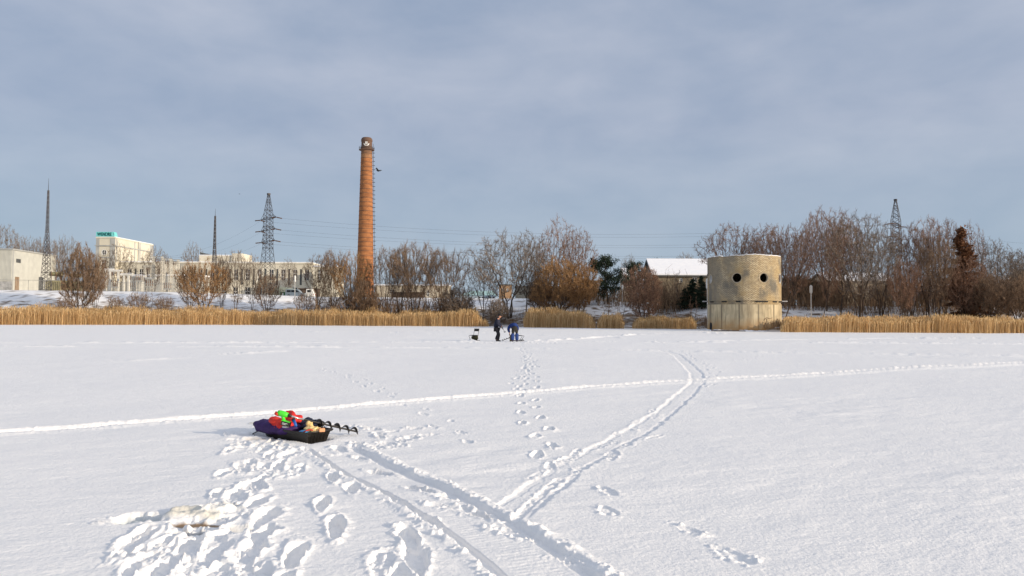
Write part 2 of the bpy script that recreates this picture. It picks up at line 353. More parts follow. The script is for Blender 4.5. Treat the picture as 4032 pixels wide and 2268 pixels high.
    # big drag steps down from the sled (pixel, length, width, depth, heading)
    for (px, py, a, b, d, an) in [(1310, 1880, .30, .12, .11, 78), (1385, 1925, .26, .12, .11, 74), (1268, 1990, .30, .14, .12, 70), (1322, 2080, .36, .14, .13, 72), (1155, 2200, .36, .15, .13, 66), (1090, 2330, .36, .16, .13, 60),
            (1575, 1985, .20, .13, .11, 100), (1690, 2050, .24, .13, .12, 95), (1610, 2120, .30, .13, .11, 88), (1640, 2210, .34, .17, .13, 75), (1570, 2300, .34, .16, .13, 70), (1500, 2235, .22, .1, .06, 65), (1830, 2005, .20, .10, .08, 150),
            (2050, 2105, .24, .08, .09, 140), (1760, 1995, .24, .07, .08, 150), (2250, 2200, .16, .07, .05, 130),
            (640, 2240, .42, .17, .13, 62), (740, 2150, .36, .17, .14, 60), (830, 2270, .36, .20, .13, 65), (990, 2170, .34, .2, .12, 70), (1000, 2290, .36, .2, .12, 62), (860, 2170, .25, .17, .1, 60),
            (1010, 1985, .30, .18, .12, 55), (930, 1945, .30, .17, .11, 50), (880, 1865, .22, .14, .1, 60), (960, 1850, .22, .12, .1, 70), (960, 1920, .28, .14, .1, 55), (1010, 1900, .2, .12, .1, 60), (1090, 1830, .36, .11, .1, 50),
            (1130, 1790, .26, .1, .09, 48), (1060, 1790, .24, .11, .09, 60), (1170, 1850, .3, .08, .05, 55), (900, 1775, .22, .12, .09, 60), (980, 1760, .22, .1, .08, 40), (1045, 2040, .3, .2, .12, 60), (1030, 2110, .28, .2, .13, 60),
            (820, 2050, .4, .12, .07, 20), (640, 2030, .3, .09, .06, 10), (520, 2055, .3, .08, .05, 8), (1060, 1705, .3, .1, .05, 0), (1340, 1765, .2, .1, .09, 120), (1420, 1800, .22, .11, .1, 130),
            (1500, 1855, .25, .12, .11, 140), (1650, 1925, .25, .11, .11, 140), (1790, 1960, .25, .1, .1, 140), (1900, 2030, .25, .11, .12, 140)]:
        p = G(px, py); printt(p.x, p.y, R(an), a, b, d, .42)
    for k in range(34):                                # trampled belt between sled and slush hole
        t = rnd.random(); px = 1120 - 420 * t + rnd.gauss(0, 75); py = 1740 + 480 * t + rnd.gauss(0, 22); p = G(px, py)
        printt(p.x, p.y, R(rnd.gauss(68, 20)), rnd.uniform(.13, .28), rnd.uniform(.08, .12), rnd.uniform(.05, .1), .6)
    for k in range(30):
        px = rnd.uniform(430, 1010); py = rnd.uniform(2080, 2330); p = G(px + (2200 - py) * .3, py); printt(p.x, p.y, R(rnd.gauss(66, 22)), rnd.uniform(.16, .30), rnd.uniform(.09, .13), rnd.uniform(.06, .11), .6)
    for k in range(60):                                # churned ring around and behind the sled
        a = rnd.uniform(0, 6.28); q = rnd.uniform(.75, 1.45); x = SLED.x + math.cos(a) * q * 1.05 + .25; y = SLED.y + math.sin(a) * q * .95 + .1
        printt(x, y, rnd.uniform(0, 3.1), rnd.uniform(.09, .18), rnd.uniform(.06, .11), rnd.uniform(.03, .07), .9)
    # fine surface relief
    Z = fbm(X * .25, Y * .25, 3, 31) * .07 + fbm(X * 1.1 + Y * .4, Y * 2.6 - X * .8, 4, 41) * .014 * (1 + 2 * np.maximum(fbm(X * .4, Y * .4, 2, 43), 0) * 3) + fbm(X * 6 + Y * 2, Y * 15 - X * 5, 3, 51) * .004
    Z = Z * sstep(0, 3, radii)[:, None]
    cr = np.maximum(fbm(X * 9, Y * 9, 3, 61) + .02, 0) * .045 + np.maximum(fbm(X * 19, Y * 19, 2, 71) - .09, 0) * .085
    ins = sstep(-.03, -.09, pit)
    Z += pit + rim * (1 - ins) * np.clip(.32 + radii[:, None] / 45, 0, 1) + rough * cr * (1 - .8 * ins) * np.clip(1.3 - radii[:, None] / 70, .3, 1) + belt
    # slush holes
    col = np.zeros((nr, nc, 4)); 
    def slush(px, py, a, b, ang, colr, dz, seed, al=.85):
        p = G(px, py); m = a * 1.5 + .2; s = sl(p.x - m, p.x + m, p.y - m, p.y + m); xs, ys = X[s] - p.x, Y[s] - p.y
        u = xs * math.cos(ang) + ys * math.sin(ang); v = -xs * math.sin(ang) + ys * math.cos(ang)
        q = np.sqrt((u / a) ** 2 + (v / b) ** 2) * (1 + 1.1 * fbm(X[s] * 6, Y[s] * 6, 4, seed)); k = 1 - sstep(.7, 1.05, q)
        Z[s] = Z[s] * (1 - k * (1 if dz < 0 else .3)) + dz * k + (fbm(X[s] * 9, Y[s] * 9, 4, seed + 5) * abs(dz) * 1.2 * k)
        cs = col[s]; al_ = (k * al)[..., None]; c0 = np.array(colr)
        cs[..., :3] = cs[..., :3] * (1 - al_) + c0 * al_ if False else np.where(al_ > 0.02, c0, cs[..., :3]); cs[..., 3] = np.maximum(cs[..., 3] * (1 - al_[..., 0]), al_[..., 0]); col[s] = cs
    slush(560, 2038, .20, .16, .1, (.48, .53, .54), -.06, 1, .8)
    slush(492, 2058, .10, .07, 0, (.20, .22, .22), -.05, 2, .8)
    slush(740, 2030, .30, .16, .0, (.70, .66, .55), .035, 3, .8)
    slush(860, 2020, .16, .10, .4, (.86, .83, .74), .045, 4, .6)
    slush(770, 2068, .24, .07, .0, (.24, .14, .06), -.01, 5, .95)
    slush(855, 1996, .15, .05, .1, (.30, .32, .32), -.06, 6, .85)
    slush(760, 2096, .16, .06, .1, (.13, .14, .14), -.06, 7, .9)
    slush(930, 2085, .12, .04, .1, (.40, .44, .46), -.05, 10, .7)
    slush(1030, 1665, .18, .16, .1, (.62, .55, .42), .01, 8, .55)
    slush(1040, 1728, .25, .07, .1, (.6, .53, .42), -.01, 9, .5)
    # bed pressed by the sled
    u = (X - SLED.x) * SL_U.x + (Y - SLED.y) * SL_U.y; v = (X - SLED.x) * SL_V.x + (Y - SLED.y) * SL_V.y
    q = np.maximum(np.abs(u) / (SL_L / 2 + .02), np.abs(v) / (SL_W / 2 - .02)); k = 1 - sstep(.9, 1.12, q); Z = Z * (1 - k) - .06 * k
    V = np.stack([X, Y, Z], -1).reshape(-1, 3)
    i, j = np.meshgrid(np.arange(nr - 1), np.arange(nc - 1), indexing='ij'); a = i * nc + j
    Q = np.stack([a, a + nc, a + nc + 1, a + 1], -1).reshape(-1, 4)
    keep = (V[Q[:, 0], 1] < Yb(V[Q[:, 0], 0]) + 1.2); Q = Q[keep]
    used = np.zeros(len(V), bool); used[Q.ravel()] = True; idx = np.cumsum(used) - 1
    o = np_mesh('frozen_river', V[used], idx[Q], SNOW, smooth=True); set_dirt(o, col.reshape(-1, 4)[used]); tag(o, kind='structure')
    return lambda x, y: float(Z[min(np.searchsorted(radii, math.hypot(x, y)), nr - 1), min(np.searchsorted(th, math.atan2(x, y)), nc - 1)])
river_z = build_river()

def build_bank():
    xs = np.concatenate([np.linspace(-900, -110, 60)[:-1], np.arange(-110, 110, .45), np.linspace(110, 900, 60)[1:]])
    ss = np.concatenate([np.arange(-1.5, 34, .35), np.linspace(34, 200, 70)[1:], np.linspace(200, 2500, 40)[1:]])
    X = np.repeat(xs[None], len(ss), 0); Y = Yb(X) + ss[:, None]
    Z = zt(X, Y); V = np.stack([X, Y, Z], -1).reshape(-1, 3); nr, nc = X.shape
    i, j = np.meshgrid(np.arange(nr - 1), np.arange(nc - 1), indexing='ij'); a = i * nc + j
    Q = np.stack([a, a + 1, a + nc + 1, a + nc], -1).reshape(-1, 4)
    o = np_mesh('river_bank', V, Q, SNOW, smooth=True)
    s = ss[:, None] + 0 * X; col = np.zeros((nr, nc, 4)); col[..., :3] = (.17, .11, .06)
    n = fbm(X * .9, Y * 1.5, 5, 77, .65)
    col[..., 3] = sstep(-.06, .10, n + .10 * np.exp(-((s - 7) / 4.5) ** 2) - .14 * sstep(11, 19, s)) * sstep(0, 1.5, s)
    n2_ = fbm(X * 3.1, Y * 5.0, 4, 99); col[..., 3] = np.maximum(col[..., 3], .8 * sstep(.02, .14, n2_ + .16 * np.exp(-((s - 6) / 3.5) ** 2) - .07 - .2 * sstep(9, 15, s)) * sstep(0, 1, s))
    o2 = col.reshape(-1, 4); set_dirt(o, o2); tag(o, kind='structure')
build_bank()
#@@OBJECTS
# ------------------------------------------------------------------ materials
M = dict(
    brick=mat('chimney_brick', (.25, .098, .038), (.40, .165, .062), .9, .85, bump=.5, bscale=9, stretch=(1, 1, 2.2)),
    soot=mat('sooty_brick', (.10, .065, .05), (.20, .11, .07), 1.5, .9, bump=.4, bscale=8),
    iron=mat('dark_iron', (.045, .042, .045), (.09, .08, .08), 3, .6, .3),
    galv=mat('galvanised_steel', (.32, .31, .28), (.46, .44, .39), 2, .5, .4),
    cream=mat('cream_render', (.60, .55, .43), (.68, .63, .51), .35, .85, bump=.15, bscale=3),
    creamd=mat('weathered_render', (.36, .31, .23), (.50, .44, .34), .5, .85, bump=.2, bscale=3),
    greyr=mat('grey_render', (.36, .36, .34), (.45, .45, .42), .4, .85),
    clad=mat('ribbed_cladding', (.50, .49, .43), (.58, .57, .50), .6, .6),
    stone=mat('rough_stone', (.25, .25, .24), (.48, .47, .45), 1.4, .9, bump=.6, bscale=4),
    pane=mat('dark_glass', (.025, .028, .03), (.06, .06, .06), .8, .12, spec=.6),
    white=mat('white_paint', (.70, .69, .65), (.80, .79, .75), 3, .6),
    conc=mat('pale_concrete', (.50, .48, .42), (.68, .65, .57), 2, .85, bump=.3),
    olive=mat('olive_paint', (.20, .18, .09), (.34, .30, .16), 1.2, .6),
    teal=mat('teal_panel', (.16, .56, .54), (.20, .62, .60), 2, .5),
    tealdk=mat('dark_teal_lettering', (.01, .09, .09), None, 1, .5),
    tealroof=mat('pale_teal_roof', (.33, .52, .50), (.45, .62, .60), .7, .6),
    lblue=mat('light_blue_wall', (.42, .52, .62), (.50, .60, .68), .8, .8),
    orange=mat('orange_brick', (.30, .18, .10), (.42, .26, .14), 1.5, .9),
    dkwood=mat('dark_boards', (.05, .035, .028), (.10, .07, .05), 2, .9),
    wood=mat('weathered_wood', (.20, .13, .08), (.34, .24, .15), 3, .9, bump=.3, stretch=(1, 1, .2)),
    greyshed=mat('dark_grey_sheet', (.07, .075, .075), (.11, .115, .11), .6, .7),
    green=mat('green_bin', (.03, .12, .05), (.05, .16, .07), 2, .5),
    silver=mat('silver_car_paint', (.36, .40, .40), (.42, .46, .46), 4, .35, .3),
    tyre=mat('tyre_rubber', (.02, .02, .02), (.035, .035, .035), 4, .85),
    redp=mat('red_lamp', (.4, .02, .02), None, 1, .3),
    bark=mat('brown_bark', (.055, .040, .030), (.12, .085, .062), 1.2, .95, bump=.4, bscale=8),
    twig=mat('brown_twigs', (.085, .055, .038), (.32, .215, .135), 1, .95, island=True, lo=.1, hi=.9),
    twigr=mat('reddish_twigs', (.10, .058, .040), (.40, .24, .155), 1, .95, island=True, lo=.1, hi=.9),
    twigo=mat('orange_brown_twigs', (.14, .075, .036), (.42, .25, .115), 1, .95, island=True, lo=.1, hi=.9),
    twigg=mat('grey_brown_twigs', (.08, .062, .050), (.32, .25, .19), 1, .95, island=True, lo=.1, hi=.9),
    needle=mat('dark_green_needles', (.012, .024, .016), (.045, .065, .035), 1, .9, island=True, lo=.1, hi=.9),
    rust=mat('rusty_needles', (.085, .038, .018), (.24, .105, .045), 1, .9, island=True, lo=.1, hi=.9),
    reed=mat('dry_reed', (.46, .30, .135), (.88, .66, .37), 1, .9, island=True, lo=.05, hi=.95),
    scrub=mat('dead_scrub', (.11, .07, .042), (.38, .25, .15), 1, .95, island=True, lo=.1, hi=.9),
)
def translucent(m, fac):
    t = m.node_tree; b = t.nodes['Principled BSDF']; o = t.nodes['Material Output']; tr = t.nodes.new('ShaderNodeBsdfTranslucent'); mx = t.nodes.new('ShaderNodeMixShader'); mx.inputs[0].default_value = fac
    src = b.inputs['Base Color'].links[0].from_socket; t.links.new(src, tr.inputs[0]); t.links.new(b.outputs[0], mx.inputs[1]); t.links.new(tr.outputs[0], mx.inputs[2]); t.links.new(mx.outputs[0], o.inputs[0])
translucent(M['reed'], .45)
# ------------------------------------------------------------------ trees
class Seg:
    def __init__(s): s.a = []; s.b = []; s.ra = []; s.rb = []
    def arr(s): return np.array(s.a), np.array(s.b), np.array(s.ra), np.array(s.rb)
def seg_mesh(name, a, b, ra, rb, m, n=3):
    d = b - a; d /= np.linalg.norm(d, axis=1, keepdims=True) + 1e-9
    ref = np.where(np.abs(d[:, 2:3]) > .9, np.array([[1., 0, 0]]), np.array([[0, 0, 1.]])); u = np.cross(d, ref); u /= np.linalg.norm(u, axis=1, keepdims=True) + 1e-9; v = np.cross(d, u)
    k = len(a); V = np.zeros((k, 2 * n, 3))
    for j in range(n):
        t = 2 * math.pi * j / n; o = u * math.cos(t) + v * math.sin(t); V[:, j] = a + o * ra[:, None]; V[:, n + j] = b + o * rb[:, None]
    base = np.arange(k)[:, None] * 2 * n; Fs = []
    for j in range(n):
        j2 = (j + 1) % n; Fs.append(np.concatenate([base + j, base + j2, base + n + j2, base + n + j], 1))
    V = V.reshape(-1, 3); Fq = np.concatenate(Fs)
    me_o = np_mesh(name, V, Fq, m); return me_o
PROF = {'fan': [(0, .10), (.12, .22), (.3, .60), (.55, .92), (.75, 1), (.9, .78), (1, .30)], 'fan2': [(0, .15), (.12, .35), (.3, .72), (.55, .97), (.72, 1), (.88, .75), (1, .3)],
    'dense': [(0, .16), (.1, .42), (.3, .85), (.5, 1), (.68, .95), (.85, .68), (.95, .4), (1, .2)], 'tall': [(0, .08), (.22, .25), (.4, .85), (.55, 1), (.72, .95), (.86, .72), (.95, .45), (1, .2)],
    'round': [(0, .08), (.3, .3), (.52, .9), (.7, 1), (.85, .85), (.95, .55), (1, .25)], 'multi': [(0, .08), (.2, .3), (.42, .85), (.62, 1), (.82, .88), (.93, .6), (1, .3)],
    'upright': [(0, .12), (.25, .5), (.5, .85), (.75, 1), (.9, .8), (1, .35)], 'sparse': [(0, .2), (.3, .6), (.7, 1), (1, .5)]}
# stems, spread of stems, where the crown starts, height, width, attraction points, upward pull, twig length
KIND = {'fan': (8, .20, .16, 9, 9, 1300, .30, .75, .4), 'fan2': (10, .22, .20, 8, 8.5, 1100, .32, .65, .4), 'dense': (9, .20, .12, 7, 7.5, 1600, .22, .55, .35), 'tall': (1, 0, .24, 13, 10, 1500, .10, .6, .45),
    'round': (2, .08, .28, 13, 12, 1600, .06, .6, .45), 'multi': (4, .14, .26, 12, 12.5, 1600, .08, .6, .45), 'upright': (3, .10, .20, 13, 8.5, 1400, .34, .7, .45), 'sparse': (3, .12, .2, 4, 3, 60, .2, .35, .3)}
def gen(kind, seed):
    ST, SPR, CS, H, W, NA, TROP, TW, D = KIND[kind]; rs = np.random.RandomState(seed % 99991); zp, rp = np.array(PROF[kind]).T; ph = rs.uniform(0, 6.28, 8)
    n = NA * 6; z = rs.uniform(CS * .8, 1, n); az = rs.uniform(-math.pi, math.pi, n); lim = np.interp(z, zp, rp) * (1 + .17 * np.sin(2 * az + ph[0] + z * 5) + .14 * np.sin(5 * az + ph[1] - z * 9) + .10 * np.sin(9 * az + z * 23 + ph[2]))
    top = 1 + .05 * np.sin(3 * az + ph[3]) + .03 * np.sin(8 * az + ph[4]); keep = rs.rand(n) < (lim / lim.max()) ** 2 * 1.0; z, az, lim, top = z[keep], az[keep], lim[keep], top[keep]
    # leave pockets of air inside the crown so that sky shows between the limbs
    r = lim * rs.rand(len(z)) ** .42 * W / 2; A = np.stack([r * np.cos(az), r * np.sin(az), z * top * H], 1)
    pk = rs.uniform(-1, 1, (9, 3)) * np.array([W * .42, W * .42, H * .35]) + np.array([0, 0, H * .62]); gone = np.zeros(len(A), bool)
    for p in pk: gone |= np.linalg.norm(A - p, axis=1) < W * rs.uniform(.05, .10)
    A = A[~gone][:NA]
    nodes = [np.array([0, 0, -.45])]; par = [-1]
    for k in range(ST):
        a = 6.283 * (k + rs.uniform(0, .6)) / max(ST, 1); m = max(2, int(CS * H / D)); base = np.array([math.cos(a), math.sin(a), 0]) * (0 if ST == 1 else .16 + .02 * ST); d = np.array([math.cos(a) * SPR * rs.uniform(.5, 2.2), math.sin(a) * SPR * rs.uniform(.5, 2.2), 1.0]); p = base + np.array([0, 0, -.25]); pi = 0
        if ST == 1: d = np.array([rs.normal(0, .05), rs.normal(0, .05), 1.0])
        for q in range(m + 1): nodes.append(p.copy()); par.append(pi); pi = len(nodes) - 1; d = d + rs.normal(0, .06, 3) * [1, 1, 0]; p = p + d / np.linalg.norm(d) * D
    nodes = np.array(nodes); par = list(par); best = np.full(len(A), 1e9); bi = np.zeros(len(A), int)
    def upd(N0):
        nonlocal best, bi
        dd = np.linalg.norm(A[:, None] - nodes[None, N0:], axis=2); k = dd.argmin(1); v = dd[np.arange(len(A)), k]; m = v < best; best[m] = v[m]; bi[m] = k[m] + N0
    low = 0; upd(0)
    for it in range(110):
        if len(A) < 12: break
        u, inv = np.unique(bi, return_inverse=True); dirs = np.zeros((len(u), 3)); v = (A - nodes[bi]) / (best[:, None] + 1e-6); np.add.at(dirs, inv, v)
        dirs /= np.linalg.norm(dirs, axis=1, keepdims=True) + 1e-6; dirs[:, 2] += TROP; dirs += rs.normal(0, .16, dirs.shape); dirs /= np.linalg.norm(dirs, axis=1, keepdims=True)
        N0 = len(nodes); nodes = np.concatenate([nodes, nodes[u] + dirs * D]); par += list(u); upd(N0)
        k = best > D * 1.25; A, best, bi = A[k], best[k], bi[k]
        if N0 > 5200: break
    par = np.array(par); n = len(nodes); tip = .0145; acc = np.zeros(n); E = 2.25
    for i in range(n - 1, -1, -1):
        if acc[i] == 0: acc[i] = tip ** E
        if par[i] >= 0: acc[par[i]] += acc[i]
    rad = acc ** (1 / E); c = np.arange(n)[par >= 0]; a, b = nodes[par[c]], nodes[c]; ra, rb = np.minimum(rad[par[c]], rad[c] * 1.35), rad[c]
    thick = rb > max(.028, rad.max() * .26); fine = c[rb < .035]
    q = {'sparse': 2, 'dense': 14, 'fan2': 8, 'fan': 7}.get(kind, 6); src = np.repeat(fine, q); o = nodes[src]; d0 = nodes[src] - nodes[par[src]]; d0 /= np.linalg.norm(d0, axis=1, keepdims=True) + 1e-6
    d1 = d0 * .9 + rs.normal(0, .55, o.shape); d1[:, 2] += .25 + TROP; d1 /= np.linalg.norm(d1, axis=1, keepdims=True); L1 = TW * rs.uniform(.35, 1.15, len(o))[:, None]; o = o - d0 * rs.uniform(0, D, len(o))[:, None]; m1 = o + d1 * L1 * .55
    d2 = d1 + rs.normal(0, .35, o.shape); d2[:, 2] += .12; d2 /= np.linalg.norm(d2, axis=1, keepdims=True); e1 = m1 + d2 * L1 * .5; d3 = d1 + rs.normal(0, .6, o.shape); d3 /= np.linalg.norm(d3, axis=1, keepdims=True); e2 = m1 + d3 * L1 * .42; f = np.full(len(o), 1.0)
    ca = np.concatenate([a[~thick], o, m1, m1]); cb = np.concatenate([b[~thick], m1, e1, e2]); cra = np.concatenate([ra[~thick], f * .011, f * .009, f * .008]); crb = np.concatenate([rb[~thick], f * .009, f * .006, f * .006])
    zm = np.percentile(cb[:, 2], 99.7); sc = np.array([1, 1, H / zm]); return [('trunk', a[thick] * sc, b[thick] * sc, ra[thick], rb[thick]), ('crown', ca * sc, cb * sc, cra, crb)]
_proto = {}
def proto(kind, var, tm):
    key = (kind, var, tm)
    if key not in _proto:
        if kind in KIND:
            out = []
            for nm, a, b, ra, rb in gen(kind, hash_seed(kind, var)):
                o = seg_mesh(nm, a, b, ra, rb, M['bark'] if nm == 'trunk' else M[tm], 5 if nm == 'trunk' else 3); me = o.data; bpy.data.objects.remove(o); out.append((nm, me))
            _proto[key] = (out, KIND[kind][3], KIND[kind][4])
        else: _proto[key] = conifer(kind, var, tm)
    return _proto[key]
def hash_seed(k, v): return sum(ord(c) * (i + 3) for i, c in enumerate(k)) * 31 + v * 977
def conifer(kind, var, tm):
    rs = np.random.RandomState(hash_seed(kind, var) % 100000); rnd = random.Random(var + 5); tr = Seg(); cr = []
    H, W = (10, 6) if kind == 'spruce' else (8, 7.5)
    p = Vector((0, 0, -.4)); n = 8; pts = [p]
    for i in range(n):
        q = Vector((rnd.gauss(0, .12 if kind != 'spruce' else .02) + p.x, rnd.gauss(0, .1 if kind != 'spruce' else .02) + p.y, (i + 1) / n * H * .97)); tr.a.append(tuple(p)); tr.b.append(tuple(q)); tr.ra.append(.2 * (1 - i / n) + .02); tr.rb.append(.2 * (1 - (i + 1) / n) + .02); p = q; pts.append(p)
    C_, N_, S_ = [], [], []
    nb = 120 if kind == 'spruce' else 60
    for k in range(nb):
        t = (k + rnd.random()) / nb
        if kind == 'spruce': z = .6 + t * (H - .8); Ln = (W / 2) * (1 - t) ** .85 * rnd.uniform(.6, 1.1) + .15; el = R(-12 + 38 * t)
        else: z = H * (.12 + .8 * t); Ln = (W / 2) * math.sin(math.pi * (.22 + .72 * t)) ** .8 * rnd.uniform(.55, 1.08); el = R(rnd.uniform(5, 45))
        a = rnd.uniform(0, 6.28); i = min(int(z / H * n), n - 1); o = pts[i].lerp(pts[i + 1], z / H * n - i if z < H else 0); o.z = z
        d = Vector((math.cos(a) * math.cos(el), math.sin(a) * math.cos(el), math.sin(el))); q = o + d * Ln
        tr.a.append(tuple(o)); tr.b.append(tuple(q)); tr.ra.append(.04); tr.rb.append(.012)
        m = int(90 * max(Ln, .5)) if kind == 'spruce' else int(70 * max(Ln, .6))
        tt = rs.uniform(.15, 1.05, m) if kind == 'spruce' else rs.beta(4, 1.3, m)
        sp = .30 * (1.15 - tt) if kind == 'spruce' else .34 + 0 * tt
        c = np.array(o) + np.outer(tt * Ln, np.array(d)) + rs.normal(0, 1, (m, 3)) * sp[:, None] * np.array([1, 1, .45 if kind == 'spruce' else .6])
        C_.append(c); S_.append(np.full(m, .13 if kind == 'spruce' else .12))
    c = np.concatenate(C_); s = np.concatenate(S_) * rs.uniform(.5, 1.3, len(c))
    u = rs.normal(0, 1, c.shape); u /= np.linalg.norm(u, axis=1, keepdims=True); v = np.cross(u, rs.normal(0, 1, c.shape)); v /= np.linalg.norm(v, axis=1, keepdims=True)
    V = np.stack([c - u * s[:, None], c + v * s[:, None] * .55, c + u * s[:, None], c - v * s[:, None] * .55], 1).reshape(-1, 3); V[:, 2] = np.maximum(V[:, 2], .1); Fq = np.arange(len(V)).reshape(-1, 4)
    o1 = seg_mesh('trunk', *tr.arr(), M['bark'], 5); o2 = np_mesh('crown', V, Fq, M[tm]); m1, m2 = o1.data, o2.data; bpy.data.objects.remove(o1); bpy.data.objects.remove(o2)
    return ([('trunk', m1), ('crown', m2)], H, W)

def tree(name, kind, px, top, wpx, s, label, cat='tree', tm='twig', var=0, group=None, lean=0, rz=None, Y=None):
    xx = P(px, 1240, 100).x
    y = Y or float(Yb(xx)) + s
    for _ in range(3): xx = P(px, 1240, y).x; y = Y or float(Yb(xx)) + s
    z = zg(xx, y); h = P(px, top, y).z - z; wd = wpx / F * y
    pr, H, W = proto(kind, var, tm)
    t = thing(name, label, cat, (xx, y, z), (random.Random(px * 7 + s).uniform(0, 6.28) if rz is None else rz), group)
    wd *= 1.35 if px > 2800 and kind in ('round', 'tall', 'multi', 'upright') else 1.0; t.scale = (wd / W, wd / W, h / H)
    if lean: t.rotation_euler = (0, R(lean), t.rotation_euler.z if False else 0)
    for nm, me in pr:
        o = bpy.data.objects.new(nm, me); C.objects.link(o); o.parent = t
    return t

GB = 'willow bushes along the reed bed'; GT = 'bare trees on the right bank'; GF = 'bare trees by the factory'
T = tree
# far left and factory side
T('bare_tree', 'round', 5, 885, 120, 0, 'bare tree cut by the left frame edge, above the grey shed roof', tm='twigg', var=0, group=GF, Y=175)
T('bare_tree', 'round', 95, 932, 95, 0, 'bare tree just left of the tall left mast, behind the ribbed shed', tm='twigg', var=1, group=GF, Y=190)
T('bare_tree', 'round', 150, 936, 80, 0, 'grey bare tree directly behind the tall left lattice mast', tm='twigg', var=0, group=GF, Y=195)
T('bare_tree', 'upright', 208, 945, 80, 0, 'bare tree right of the left mast at the shed corner', tm='twigg', var=0, group=GF, Y=186)
T('bare_tree', 'multi', 250, 930, 115, 0, 'thick forked bare tree between the ribbed shed and the brown willow', tm='twigg', var=0, group=GF, Y=180)
T('willow_bush', 'dense', 318, 962, 150, 7, 'broad dark brown willow left of the sign tower, at the reeds', 'bush', tm='twig', var=0, group=GB)
T('willow_bush', 'fan', 372, 1000, 90, 9, 'narrower willow right against the left edge of the sign tower', 'bush', tm='twig', var=0, group=GB)
T('bare_tree', 'tall', 462, 958, 115, 0, 'bare tree in front of the sunlit side wall of the sign tower', tm='twigg', var=0, group=GF, Y=188)
T('bare_tree', 'tall', 604, 968, 110, 0, 'bare tree just right of the sign tower by the steel gantries', tm='twigg', var=1, group=GF, Y=186)
T('bare_tree', 'tall', 655, 1005, 60, 0, 'small bare tree between the gantries and the slender mast', tm='twigg', var=0, group=GF, Y=195)
T('bare_tree', 'tall', 754, 953, 75, 0, 'pale bare tree standing left of the low roof block', tm='twigg', var=1, group=GF, Y=228)
T('willow_bush', 'fan2', 800, 1018, 185, 7, 'wide orange brown willow beneath the slender middle mast', 'bush', tm='twigo', var=0, group=GB)
T('willow_bush', 'fan', 748, 1045, 110, 8, 'low brown willow left of the slender middle mast', 'bush', tm='twig', var=1, group=GB)
T('bare_tree', 'fan', 872, 1000, 70, 10, 'thin bare sapling right of the slender middle mast', tm='twigg', var=0, group=GF)
T('bare_tree', 'upright', 930, 985, 95, 8, 'slender bare tree left of the big pylon, in the reeds', tm='twigg', var=0, group=GF)
T('bare_tree', 'upright', 992, 1000, 70, 8, 'narrow dark bare tree touching the big pylon on its left', tm='twigg', var=1, group=GF)
T('willow_bush', 'fan', 1050, 1075, 110, 6, 'bushy willow at the foot of the big pylon', 'bush', tm='twig', var=0, group=GB)
T('bare_tree', 'tall', 1133, 1018, 70, 0, 'small bare tree in front of the factory wall above the silver van', tm='twigg', var=0, group=GF, Y=182)
T('willow_bush', 'upright', 1255, 1000, 120, 9, 'leftmost upright willow of the clump left of the chimney', 'bush', tm='twig', var=0, group=GB)
T('willow_bush', 'fan', 1310, 985, 130, 7, 'middle willow of the clump left of the chimney', 'bush', tm='twig', var=1, group=GB)
T('willow_bush', 'fan2', 1385, 990, 150, 6, 'orange brown willow crossing the foot of the brick chimney', 'bush', tm='twigo', var=1, group=GB)
T('willow_bush', 'dense', 1425, 1090, 130, 5, 'low dense willow right in front of the chimney base', 'bush', tm='twig', var=0, group=GB)
T('willow_bush', 'upright', 1515, 970, 125, 6, 'tall willow just right of the brick chimney', 'bush', tm='twig', var=1, group=GB)
T('willow_bush', 'fan', 1632, 952, 190, 6, 'tallest wide willow of the three right of the chimney', 'bush', tm='twig', var=0, group=GB)
T('willow_bush', 'fan2', 1575, 968, 120, 10, 'grey willow tucked behind the tallest willow right of the chimney', 'bush', tm='twigg', var=0, group=GB)
T('willow_bush', 'fan', 1750, 978, 175, 5, 'rounded willow ending the row, left of the open sky gap', 'bush', tm='twig', var=1, group=GB)
T('willow_bush', 'dense', 1800, 1130, 130, 5, 'low bush under the right side of the rounded willow', 'bush', tm='twigg', var=1, group=GB)
# centre
T('bare_tree', 'multi', 2005, 908, 310, 7, 'large open crowned tree with four trunks behind the two anglers', tm='twigg', var=0)
T('bare_tree', 'multi', 1905, 1010, 130, 9, 'smaller tree leaning left beside the large four trunked tree', tm='twigg', var=1)
T('bare_tree', 'tall', 2070, 925, 120, 9, 'single trunk tree right of the large four trunked tree', tm='twigg', var=1)
T('bare_tree', 'tall', 2198, 857, 165, 15, 'tallest pointed bare tree in the middle of the photo', tm='twigr', var=0)
T('bare_tree', 'round', 2275, 900, 130, 17, 'round crowned bare tree just right of the tallest middle tree', tm='twigr', var=1)
T('bare_tree', 'tall', 2125, 960, 90, 14, 'small bare tree left of the tallest middle tree', tm='twigg', var=0)
T('willow_bush', 'dense', 2200, 1015, 230, 9, 'huge orange brown willow bush before the tallest middle tree', 'bush', tm='twigo', var=0, group=GB)
T('willow_bush', 'dense', 2285, 1030, 140, 11, 'orange willow bush touching the dark pine', 'bush', tm='twigo', var=1, group=GB)
T('willow_bush', 'dense', 2128, 1090, 110, 10, 'low brown bush at the left foot of the huge orange willow', 'bush', tm='twig', var=0, group=GB)
T('scrub_bush', 'dense', 1960, 1175, 100, 3, 'low grey scrub between the rounded willow and the anglers', 'bush', tm='twigg', var=1)
T('pine_tree', 'pine', 2395, 1000, 165, 20, 'big dark pine between the orange willow and the round red bush', tm='needle', var=0)
T('pine_tree', 'pine', 2500, 1028, 130, 30, 'dark pine behind the round red bush', tm='needle', var=1)
T('pine_tree', 'pine', 2590, 1016, 110, 0, 'dark pine crown behind the snowy roof ridge', tm='needle', var=0, Y=150)
